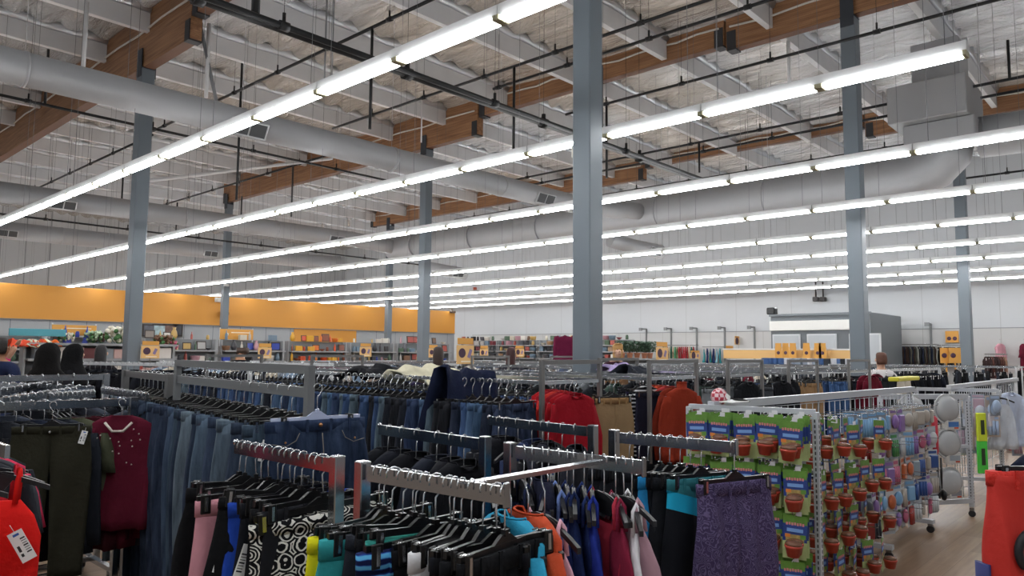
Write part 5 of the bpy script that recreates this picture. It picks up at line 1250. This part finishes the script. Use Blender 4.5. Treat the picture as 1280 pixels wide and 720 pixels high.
def cardsign(px0, px1, py0, py1, y, lb, pole=True, dark=True):
    a = on_y(px0, py0, y); b = on_y(px1, py1, y); w_, h_ = b.x-a.x, a.z-b.z; w_ = abs(w_)*1.0; c = Vector(((a.x+b.x)/2, y, b.z))
    e = empty('sign_card', c, lb, 'sign', None, -.6*0)
    mb = MB(); mb.box((0, 0, h_*.36), (w_, .012, h_*.72), bev=.002); mb.build('lower_card', ORL, e)
    mb = MB(); mb.box((0, 0, h_*.87), (w_*.9, .012, h_*.24), bev=.002); mb.build('upper_card', ORS, e)
    mb = MB()
    ring_ = [[(-.2*w_+rr_*math.cos(2*PI*k/16), -.008-d, h_*.42+rr_*math.sin(2*PI*k/16)) for k in range(16)] for rr_, d in ((.2*w_, 0), (.2*w_, .003))]
    mb.loft(ring_); mb.box((.25*w_, -.008, h_*.4), (w_*.16, .004, h_*.34), 1, mtx=Matrix.Rotation(.4, 3, 'Y')); mb.box((.05*w_, -.008, h_*.1), (w_*.6, .004, h_*.05), 2)
    mb.build('printed_mark', [PURP, mat('#8a7aa0', .6), MARK], e)
    mb = MB(); mb.box((0, .012, 0), (.02, .012, .4)); mb.box((0, .012, h_*.4), (w_*.5, .01, .02)); mb.build('sign_holder', STEEL, e)
for (a, b, c, d, y, lb) in [(571, 592, 422, 455, 8.6, 'large orange card sign with dark round mark, on the rails at centre'), (177, 199, 426, 448, 16, 'orange card sign on a post right of the left column'),
        (323, 339, 429, 448, 14, 'orange card sign above the H-frame rack'), (450, 464, 429, 446, 15, 'orange card sign with three small marks, left of centre'), (536, 547, 431, 447, 15, 'orange card sign beside the column at centre left'),
        (600, 610, 432, 447, 15, 'orange card sign right of the large card sign'), (644, 655, 432, 446, 14, 'orange card sign left of the central column'), (820, 835, 427, 452, 9.5, 'orange card sign right of the potted trees'),
        (863, 875, 438, 449, 13, 'low orange card sign beside the coloured clothes'), (907, 917, 432, 446, 12, 'orange card sign left of the counter'), (918, 928, 420, 431, 14.5, 'orange card sign high on the white wall')]:
    cardsign(a, b, c, d, y, lb)
# orange fronted counter at the fitting room with cards
ca = on_x(905, 438, 21.5); cb = on_x(1064, 440, 21.5)
e = empty('display_counter', (21.5, (ca.y+cb.y)/2, 0), 'long low counter with an orange front band before the fitting room', 'counter')
L_ = ca.y-cb.y
mb = MB(); mb.box((.3, 0, .7), (.6, L_, 1.4)); mb.build('counter_body', SBACK, e)
mb = MB(); mb.box((-.02, 0, 1.62), (.05, L_, .26), bev=.005); mb.build('orange_band', ORL, e)
mb = MB(); mb.box((.3, 0, 1.775), (.7, L_+.05, .04)); mb.build('counter_top', WHITE, e)
for i, px in enumerate([975, 984, 993, 1010, 1024, 1030]):
    p = on_x(px, 448, 21.3)
    e = empty('sign_card', (21.2, p.y, 1.45), 'orange card sign on the counter before the fitting room', 'sign', None, -PI/2); ROWSETS.append(e)
    mb = MB(); mb.box((0, 0, .2), (.2, .012, .38)); mb.box((0, 0, .44), (.18, .012, .12)); mb.build('card_board', ORS, e)
    mb = MB(); mb.ball((0, -.008, .22), .05, 0, 8, (1, .1, 1)); mb.build('printed_mark', PURP, e)
for i, px in enumerate(list(range(958, 1066, 7))):
    p = on_x(px, 455, 21.1); c, cn = r.choice([('#3a5a8a', 'blue'), ('#c8ccd4', 'white'), ('#8a98a8', 'grey blue'), ('#20242c', 'dark')])
    good('box', c, cn, (21.1, p.y, 1.34), '%s box on the counter before the fitting room' % cn, 1.0, rz=r.uniform(0, 3))
# far wall shelving left part, px 560-770
ya, yb = on_x(575, 440, 28.6).y, on_x(790, 440, 28.6).y
n = 4
for i in range(n):
    y0 = ya+(yb-ya)*i/n; y1 = ya+(yb-ya)*(i+1)/n
    gondola(y1, y0-.1, 28.6, 2.25, [.5, 1.0, 1.35, 1.7, 2.0], 'grey shelving unit along the white wall, %s from the left' % ORD[i], axis='y')
    for si, z in enumerate((1.35, 1.7, 2.0, 2.25)):
        y = y1+.2
        while y < y0-.3:
            kind = r.choice(['box', 'jar', 'bowl', 'basket', 'box', 'box']); c, cn = r.choice(BRIGHT[1:]+[('#7c3a40', 'dark red'), ('#a98a6c', 'tan')])
            good(kind, c, cn, (28.5, y, z), '%s %s on the %s shelf of the %s unit at the white wall' % (cn, kind.replace('_', ' '), ['second', 'third', 'fourth', 'top'][si], ORD[i]), s=1.2, rz=r.uniform(0, 3))
            y += .3+.15*r.random()
# wall mounted garment uprights
for i, px in enumerate([807, 838, 870, 905, 942, 1113, 1163]):
    p = on_x(px, 415, XW-.12)
    e = empty('wall_rail_bracket', (XW-.06, p.y, 0), 'steel wall standard with a face-out arm on the white wall, %s from the left' % ORD[i], 'bracket')
    mb = MB(); mb.box((0, 0, 1.45), (.06, .07, 2.7)); mb.build('standard', GREYMETAL, e)
    mb = MB(); mb.bar((0, 0, 2.78), (-.5, 0, 2.78), .05, .06); mb.box((-.5, 0, 2.76), (.05, .16, .14)); mb.build('faceout_arm', GREYMETAL, e)
def wallrow(px0, px1, py, n, kinds, colors, lab, seed, x=XW-.4, sc=1.0):
    a = on_x(px0, py, x); b = on_x(px1, py, x); z = (a.z+b.z)/2
    e = empty('wall_hang_rail', (x, (a.y+b.y)/2, z), 'steel hang rail %s' % lab.replace('hanging ', ''), 'rail'); l = abs(a.y-b.y)/2
    mb = MB(); mb.bar((0, -l, -.02), (0, l, -.02), .02, .04); mb.build('rail_bar', STEEL, e)
    mb = MB(); mb.bar((0, -l, -.02), (.35, -l, -.02), .03, .03); mb.bar((0, l, -.02), (.35, l, -.02), .03, .03); mb.build('rail_arm', STEEL, e)
    row((x, a.y), (x, b.y), z, n, kinds, colors, lab, .5, farm=True, seed=seed, what='jacket' if seed in (201, 202) else None)
wallrow(1115, 1170, 430, 26, ['longtop'], ['#2a2b2e', '#4b4a44', '#5e5c52', '#8a8a84', '#3a2c26', '#232a3c', '#1b1c20'], 'hanging on the wall right of the fitting room', 201)
wallrow(1172, 1206, 431, 14, ['longtop'], ['#24262a', '#2a3350', '#c8c2b4', '#1b1c20'], 'hanging on the wall left of the far column', 202)
wallrow(828, 868, 431, 16, ['tee'], ['#c8b59a', '#5aa07a', '#9a3a3a', '#3f6a5a', '#8a8f6a', '#b03a44'], 'hanging on the wall right of the potted trees', 203)
wallrow(878, 902, 433, 6, ['tank', 'tee'], ['#4aa0a8', '#8ab8c8', '#23305c', '#2f7f88'], 'hanging on the wall left of the counter', 204)
wallrow(1231, 1256, 442, 8, ['tee'], ['#5a3a34', '#8a6a5a', '#3a2c2c'], 'on the low rail below the pink shirt', 205, x=26)
for px, c, lb in ((1250, '#e2a6b2', 'pink long-sleeved shirt displayed on the white wall at right'), (1280, '#6a1c30', 'maroon tee displayed on the white wall at the right edge')):
    p = on_x(px, 424, XW-.35)
    garment('longtop' if px < 1270 else 'tee', 0, fabric(c), (p.x, p.y, p.z), PI/2-.5+.2-PI/2+0.0, lb, scale=1.7)
for px, lb in ((1183, 'left orange card sign in front of the jackets at right'), (1194, 'right orange card sign in front of the jackets at right')):
    a = on_x(px, 455, 20); e = empty('sign_card', a, lb, 'sign', None, -PI/2+.6)
    mb = MB(); mb.box((0, 0, .2), (.26, .012, .36)); mb.box((0, 0, -.3), (.03, .02, .7)); mb.build('card_board', ORS, e)
    mb = MB(); mb.ball((-.04, -.008, .2), .06, 0, 8, (1, .1, 1)); mb.build('printed_mark', PURP, e)
p = on_x(1190, 421, XW-.1); e = empty('wall_sign', p, 'orange square sign with two dark marks on the wall at right', 'sign')
mb = MB(); mb.box((0, 0, 0), (.04, .42, .42), bev=.005); mb.build('sign_board', ORS, e); mb = MB(); mb.ball((-.02, .09, -.06), .07, 0, 8, (.1, 1, 1)); mb.ball((-.02, -.09, -.06), .07, 0, 8, (.1, 1, 1)); mb.build('printed_mark', PURP, e)
# potted trees on a shelf right of the central column
gondola(17.6, 21.6, 11.9, 1.47, [.6, 1.0, 1.47], 'low grey shelf carrying the potted trees right of the central column')
rr = random.Random(8)
for i, px in enumerate([783, 793, 802, 811, 818]):
    p = on_y(px, 449, 11.6)
    e = empty('potted_tree', (p.x, 11.75, 1.47), 'bushy green plant in a terracotta pot, %s from the left of five' % ORD[i], 'potted plant')
    mb = MB(); mb.lathe([(.06, 0), (.065, .005), (.085, .13), (.095, .135), (.095, .165), (.08, .165), (.07, .14)], n=16); mb.build('pot', mat('#c08468', .6), e)
    mb = MB()
    for k in range(7):
        a = rr.uniform(0, 6.28); mb.tube([(0, 0, .12), (.05*math.cos(a), .05*math.sin(a), .25), (.1*math.cos(a), .1*math.sin(a), .38+.06*rr.random())], .004, 4)
    mb.build('stem', mat('#5a5038', .7), e)
    mb = MB()
    for k in range(520):
        a, b = rr.uniform(0, 6.28), rr.random()**.5; R_ = .2*b; c = Vector((R_*math.cos(a), R_*math.sin(a), .19+.3*rr.random()))
        q = Matrix.Rotation(rr.uniform(0, 6), 3, 'Z')@Matrix.Rotation(rr.uniform(-1, 1), 3, 'X')
        mb.add([c+q@Vector(v) for v in ((-.026, 0, 0), (0, .03, .004), (.026, 0, 0), (0, -.03, .004), )], [(0, 1, 2, 3)])
    mb.build('foliage', mat('#46624e', .6), e)
    if i == 4: break
# artificial flowers beside left column
for px, py, c, cn, s, k_, lb in [(146, 408, '#5a6a44', 'green', 1.0, 'flower_bouquet', 'tall green grass arrangement left of the left column'), (149, 436, '#e6e2d2', 'white', 2.4, 'flower_bouquet', 'large white flower arrangement left of the left column'), (82, 438, '#e0dcc8', 'cream', 1.3, 'flower_bouquet', 'cream flowers on the blue glass shelf'),
                      (116, 432, '#a9bfa0', 'pale green', 1.5, 'flower_bouquet', 'pale green bouquet right of the blue vase'), (205, 435, '#6a4a34', 'brown', 1.8, 'flower_bouquet', 'brown dried bouquet right of the left column'), (214, 428, '#c04a70', 'pink', 1.3, 'flower_bouquet', 'pink flowers right of the brown bouquet'), (127, 425, '#5a3a30', 'brown', 1.3, 'flower_bouquet', 'dark brown bouquet beside the white flowers')]:
    p = on_y(px, py+12, 24.7); fl = 135 < px < 222; o = good(k_, c, cn, (p.x, 24.75, 1.38) if fl else (on_y(px, py, 25.9).x, 25.9, 1.6), lb, s); ROWSETS.pop()
gondola(on_y(138, 450, 24.6).x, on_y(222, 450, 24.6).x, 24.8, 1.38, [.5, 1.0, 1.38], 'grey display table with artificial flowers around the left column')
p = on_y(92, 448, 25.2); o = good('vase', '#1f2f9c', 'blue', (p.x, 25.9, 1.6), 'tall cobalt blue vase on the shelf above the two women', 1.5); ROWSETS.pop()
# wall pictures at px 180-225
for i, (px, w_) in enumerate([(186, .5), (199, .55), (213, .6), (222, .4)]):
    p = on_y(px, 413, YP-.08); mb = MB(); mb.box((0, 0, 0), (w_, .04, .5), 1); mb.box((0, -.025, 0), (w_-.12, .01, .38), 0)
    o = mb.build('wall_picture', [mat(['#5a5c66', '#a9c0d0', '#6a5048', '#3a3c42'][i], .5, var=.8, vscale=8), mat('#2d2622', .5)], None, p); tag(o, 'framed picture on the grey wall under the orange band, %s from the left of four' % ORD[i], 'picture')
# racks of clothes at far left, orange and white heaps
for i, (px, py, c, cn) in enumerate([(28, 432, '#e0583c', 'orange'), (45, 434, '#d9dfc8', 'pale green'), (38, 430, '#d8503a', 'coral'), (58, 419, '#d8662e', 'orange')]):
    p = on_y(px, py, 17.2); p.z = 1.74
    tag(drape('folded_garment', p, fabric(c), '', .42, 3+i, .14), '%s garment heaped on the shelf at far left, %s from the left' % (cn, ORD[i]), 'clothing')
gondola(4.4, 7.4, 17.3, 1.72, [.5, 1.0, 1.4, 1.72], 'grey shelving unit of heaped clothes at far left')
for si, z in enumerate((1.0, 1.4)):
    for k in range(9):
        c, cn = r.choice([('#a84a40', 'red'), ('#c9a8a0', 'pink'), ('#8a8f94', 'grey'), ('#d8d0c8', 'cream'), ('#6a3a3a', 'brown')])
        good('box', c, cn, (4.7+.3*k, 17.25, z), '%s folded bundle on the %s shelf at far left' % (cn, ['lower', 'upper'][si]), 1.1+.3*r.random(), rz=r.uniform(-.2, .2))
o = MB().box((0, 0, 0), (1.5, .05, .22), bev=.01).build('teal_header', mat('#4d9aa8', .5), None, Vector((on_y(47, 421, 25.75).x, 25.75, 2.09))); tag(o, 'long teal header panel at far left beside the orange sign', 'sign')
# ------------------------------------------------------------------ people
def skin_mesh(pts, edges, radii, sub=1):
    me = bpy.data.meshes.new('tmp'); me.from_pydata(pts, edges, []); o = bpy.data.objects.new('tmp', me); COL.objects.link(o)
    md = o.modifiers.new('s', 'SKIN'); md.use_smooth_shade = True
    for i, rr_ in enumerate(radii): me.skin_vertices[0].data[i].radius = (rr_, rr_) if not isinstance(rr_, tuple) else rr_
    me.skin_vertices[0].data[0].use_root = True
    sb = o.modifiers.new('u', 'SUBSURF'); sb.levels = sub; sb.render_levels = sub
    bpy.context.view_layer.update()
    ev = o.evaluated_get(bpy.context.evaluated_depsgraph_get()); res = bpy.data.meshes.new_from_object(ev)
    bpy.data.objects.remove(o); return res
SKIN = {'light': mat('#c79a80', .55), 'mid': mat('#a87858', .55), 'pale': mat('#d6ad96', .55)}
def person(loc, rz, label, shirt, trousers, hair, hairc, skin='light', arm=None, headtilt=0.0, sc=1.0, hijab=False, bald=False):
    e = empty('person', loc, label, 'person', None, rz); e.scale = (sc,)*3
    # faces local -Y
    rs = arm or [(.21, 0, 1.38), (.26, -.02, 1.12), (.24, -.12, .92), (.23, -.2, .86)]
    ls = [(-.21, 0, 1.38), (-.26, -.02, 1.12), (-.24, -.1, .92), (-.23, -.17, .85)]
    ht = -headtilt
    P = [(0, 0, .95), (0, .01, 1.12), (0, 0, 1.3), (0, 0, 1.42), (0, -.01, 1.5), (0, -.02+ht*.3, 1.58), (0, -.03+ht*.6, 1.68),
         rs[0], rs[1], rs[2], rs[3], ls[0], ls[1], ls[2], ls[3], (.1, 0, .88), (.11, -.01, .5), (.11, .02, .1), (.11, -.12, .04), (-.1, 0, .88), (-.11, -.01, .5), (-.11, .02, .1), (-.11, -.12, .04)]
    E_ = [(0, 1), (1, 2), (2, 3), (3, 4), (4, 5), (5, 6), (3, 7), (7, 8), (8, 9), (9, 10), (3, 11), (11, 12), (12, 13), (13, 14), (0, 15), (15, 16), (16, 17), (17, 18), (0, 19), (19, 20), (20, 21), (21, 22)]
    R_ = [(.15, .11), (.13, .1), (.16, .11), (.12, .09), .055, (.075, .09), (.07, .085), .055, .042, .033, .028, .055, .042, .033, .028, .085, .06, .04, .035, .085, .06, .04, .035]
    body = obj('body', skin_mesh(P, E_, R_), e); body.data.materials.clear(); body.data.materials.append(SKIN[skin])
    hc = Vector(P[6])+Vector((0, 0, -.03))
    # face: nose, eyes, ears joined in one small mesh kept on the body
    mb = MB(); mb.ball(hc+Vector((0, -.095, -.01)), .015, 0, 6, (.8, 1, 1.4))
    for s in (-1, 1): mb.ball(hc+Vector((s*.08, .0, -.01)), .02, 0, 6, (.5, 1, 1.4)); mb.ball(hc+Vector((s*.03, -.083, .02)), .009, 1, 6)
    mb.box(hc+Vector((0, -.088, -.05)), (.04, .01, .008), 2, bev=.002); mb.build('face_features', [SKIN[skin], mat('#2a1f1a', .4), mat('#9a5048', .5)], body)
    # shirt
    Ps = [P[0], P[1], P[2], P[3], (0, -.01, 1.47), rs[0], rs[1], tuple(Vector(rs[1]).lerp(Vector(rs[2]), .8)), ls[0], ls[1], tuple(Vector(ls[1]).lerp(Vector(ls[2]), .8))]
    sh = obj('shirt', skin_mesh(Ps, [(0, 1), (1, 2), (2, 3), (3, 4), (3, 5), (5, 6), (6, 7), (3, 8), (8, 9), (9, 10)], [(.185, .14), (.165, .13), (.19, .14), (.15, .115), .07, .075, .062, .052, .075, .062, .052]), e)
    sh.data.materials.clear(); sh.data.materials.append(fabric(shirt))
    Pt = [P[0], P[15], P[16], (.11, .02, .16), P[19], P[20], (-.11, .02, .16)]
    tr = obj('trousers', skin_mesh(Pt, [(0, 1), (1, 2), (2, 3), (0, 4), (4, 5), (5, 6)], [(.17, .13), .105, .08, .06, .105, .08, .06]), e); tr.data.materials.clear(); tr.data.materials.append(fabric(trousers))
    if hijab:
        rings = []
        for k, (z, a, b, yo) in enumerate([(hc.z+.14, .03, .03, .0), (hc.z+.11, .08, .085, .01), (hc.z+.04, .115, .12, .02), (hc.z-.06, .12, .12, .03), (hc.z-.14, .13, .13, .03), (hc.z-.24, .22, .17, .02), (hc.z-.4, .28, .2, .02), (hc.z-.62, .3, .22, .03), (hc.z-.9, .3, .24, .03)]):
            rings.append([(hc.x+a*math.cos(2*PI*j/24)*(1+.04*math.sin(5*j+k)), yo+hc.y+b*math.sin(2*PI*j/24), z) for j in range(24)])
        o = MB().loft(rings).build('head_scarf', fabric(hairc), e)
    elif not bald:
        L_ = {'short': .04, 'bob': .12, 'long': .42}[hair]; mb = MB(); rings = []
        for k in range(8):
            t = k/7; tz = [0, .02, .06, .13, .3, .5, .75, 1][k] if L_ > .1 else [0, .04, .12, .24, .4, .6, .8, 1][k]; z = hc.z+.128-(.17+L_)*tz; a = [.03, .065, .088, .1, .104, .104, .1, .085][k]*(.84 if L_ > .1 else .9); yo = .03+.02*t
            rings.append([(hc.x+a*math.cos(2*PI*j/18)*(1+.05*math.sin(4*j+k)), hc.y+yo+(a*1.02 if math.sin(2*PI*j/18) > 0 else a*(.95 if k < 2 else .2))*math.sin(2*PI*j/18), z) for j in range(18)])
        mb.loft(rings).build('hair', mat(hairc, .6, bump=.8, bscale=25), e)
    else:
        mb = MB(); mb.loft([[(hc.x+.098*math.cos(a_), hc.y+.015+.1*math.sin(a_), z) for a_ in [-.5+ (PI+1)*j/12 for j in range(13)]]+[(hc.x+.088*math.cos(a_), hc.y+.015+.09*math.sin(a_), z) for a_ in [-.5+(PI+1)*(12-j)/12 for j in range(13)]] for z in (hc.z-.07, hc.z+.03)]).build('hair', mat(hairc, .7), e)
    for s in (-1, 1):
        end = Vector(rs[3] if s > 0 else ls[3]); prev = Vector(rs[2] if s > 0 else ls[2]); d = (end-prev).normalized()
        mb = MB(); sd = d.cross(Vector((0, 0, 1))); sd = sd.normalized() if sd.length > .1 else Vector((1, 0, 0))
        for k in range(4): b0 = end+sd*(k-1.5)*.018+d*.02; mb.tube([b0, b0+d*(.05+.008*(1.5-abs(k-1.5))), b0+d*.085+Vector((0, 0, -.01))], [.009, .008, .006], 6)
        mb.tube([end-sd*.03, end-sd*.045+d*.03, end-sd*.045+d*.055], [.011, .009, .007], 6); mb.build('fingers', SKIN[skin], body)
    for s in (-1, 1):
        mb = MB(); mb.ball((s*.11, -.06, .045), .06, 0, 10, (.8, 2.0, .75)); mb.build('shoe', mat('#1c1c20', .5), e)
    return e
def at_depth(px, py, d):
    v = ray(px, py); return v*(d/f_px)+Vector((0, 0, H))
def stand(px, pytop, d, ht):  # feet position for a standing figure whose head top is at pytop
    p = at_depth(px, pytop, d); return (p.x, p.y, 0), p.z/1.74
for (px, py, d, rz, kw) in [
    (60, 434, 7.3, 2.3, dict(label='woman in a black head scarf seen from behind, left of two by the black clothes', shirt='#15141a', trousers='#15141a', hair='short', hairc='#0d0b0b', hijab=True, skin='light')),
    (91, 434, 9.0, 1.2, dict(label='woman in a black head covering and black top, right of two, reaching to the rail', shirt='#0f0f12', trousers='#15141a', hair='short', hairc='#08080a', hijab=True, skin='light', arm=[(.21, 0, 1.38), (.3, -.16, 1.2), (.34, -.38, 1.3), (.34, -.5, 1.36)])),
    (301, 430, 12, 2.2, dict(label='balding man in a black shirt by the shelves, above the H-frame rack', shirt='#17181c', trousers='#22242c', hair='short', hairc='#4a382e', bald=True, skin='mid', headtilt=.1)),
    (770, 432, 12.4, -.75, dict(label='woman with blond bob and dark plum top right of the central column', shirt='#3a1e2a', trousers='#22242c', hair='bob', hairc='#c79c62', skin='pale', headtilt=.25)),
    (1101, 443, 12, 2.3, dict(label='person with short brown hair and white top seen from behind at right', shirt='#d8d4d4', trousers='#3a3c46', hair='short', hairc='#5a3626', skin='light')),
    (548, 436, 11.5, 2.4, dict(label='person with long dark brown hair between the card signs at centre', shirt='#2a1c18', trousers='#1c1c22', hair='long', hairc='#2c1a12', skin='light')),
    (639, 437, 12.3, 1.8, dict(label='person with long dark red hair left of the central column', shirt='#2a2a32', trousers='#1c1c22', hair='long', hairc='#3a1614', skin='light')),
    (127, 434, 11, 2.4, dict(label='person with black hair behind the two women in black', shirt='#17151a', trousers='#1c1c22', hair='long', hairc='#141013', skin='light')),
    (4, 425, 9, 2.0, dict(label='person in dark blue top at the left edge', shirt='#1c2440', trousers='#22242c', hair='short', hairc='#1c1614', skin='mid')),
    (-32, 424, 9.0, -.4, dict(label='person at the left edge in a pink sleeve reaching up to the coral clothes', shirt='#d0267c', trousers='#22242c', hair='bob', hairc='#3a2a20', skin='light', arm=[(.21, 0, 1.38), (.3, -.1, 1.42), (.42, -.18, 1.56), (.47, -.2, 1.66)]))]:
    loc, s = stand(px, py, d, 1.74); person(loc, rz, kw.pop('label'), sc=s, **kw)
# purple/maroon hooded garment beside the column
p = on_x(708, 422, 14); o = drape('hanging_robe', (p.x, p.y, p.z), fabric('#5c1432'), '', .55, 6, .9, -.7); tag(o, 'plum coloured garment draped left of the central column in the distance', 'clothing')
# ------------------------------------------------------------------ ordinal labels, left to right as seen
from collections import defaultdict
bpy.context.view_layer.update()
sets = defaultdict(list)
for o in ROWSETS: sets[o['label']].append(o)
for lb, lst in sets.items():
    if len(lst) < 2: continue
    lst.sort(key=lambda o: proj(o.location)[0])
    for i, o in enumerate(lst):
        if 'group' not in o: o['group'] = lb
        words_ = lb.split()
        if len(words_) <= 13 and i < 99:
            o['label'] = lb+', %s from left' % ordn(i+1)
sets = defaultdict(list)
for o in list(COL.objects):
    if o.parent is None and o.name.startswith('strip_light'): sets[o['label']].append(o)
for lb, lst in sets.items():
    lst.sort(key=lambda o: -o.location.y)
    for i, o in enumerate(lst): o['label'] = lb.replace('white fluorescent ', 'fluorescent ')+', %s from its far end' % ordn(i+1)
sets = defaultdict(list)
for o in list(COL.objects):
    if o.parent is None and o.name.startswith('ceiling_purlin'): sets[o['label']].append(o)
for lb, lst in sets.items():
    lst.sort(key=lambda o: -o.location.y)
    for i, o in enumerate(lst): o['label'] = lb.replace('ceiling ', '')+', %s from the far end' % ordn(i+1)
# ------------------------------------------------------------------ world, view
w = bpy.data.worlds.new('store_ambient'); scene.world = w; w.use_nodes = True
w.node_tree.nodes['Background'].inputs[0].default_value = (.9, .95, 1, 1); w.node_tree.nodes['Background'].inputs[1].default_value = .22
scene.view_settings.view_transform = 'Standard'; scene.view_settings.look = 'None'; scene.view_settings.gamma = 1; scene.view_settings.use_curve_mapping = False
scene.view_settings.exposure = 0.36
scene.cycles.use_denoising = True
scene.cycles.max_bounces = 6; scene.cycles.diffuse_bounces = 3; scene.cycles.glossy_bounces = 3; scene.cycles.transmission_bounces = 4
scene.cycles.sample_clamp_indirect = 4
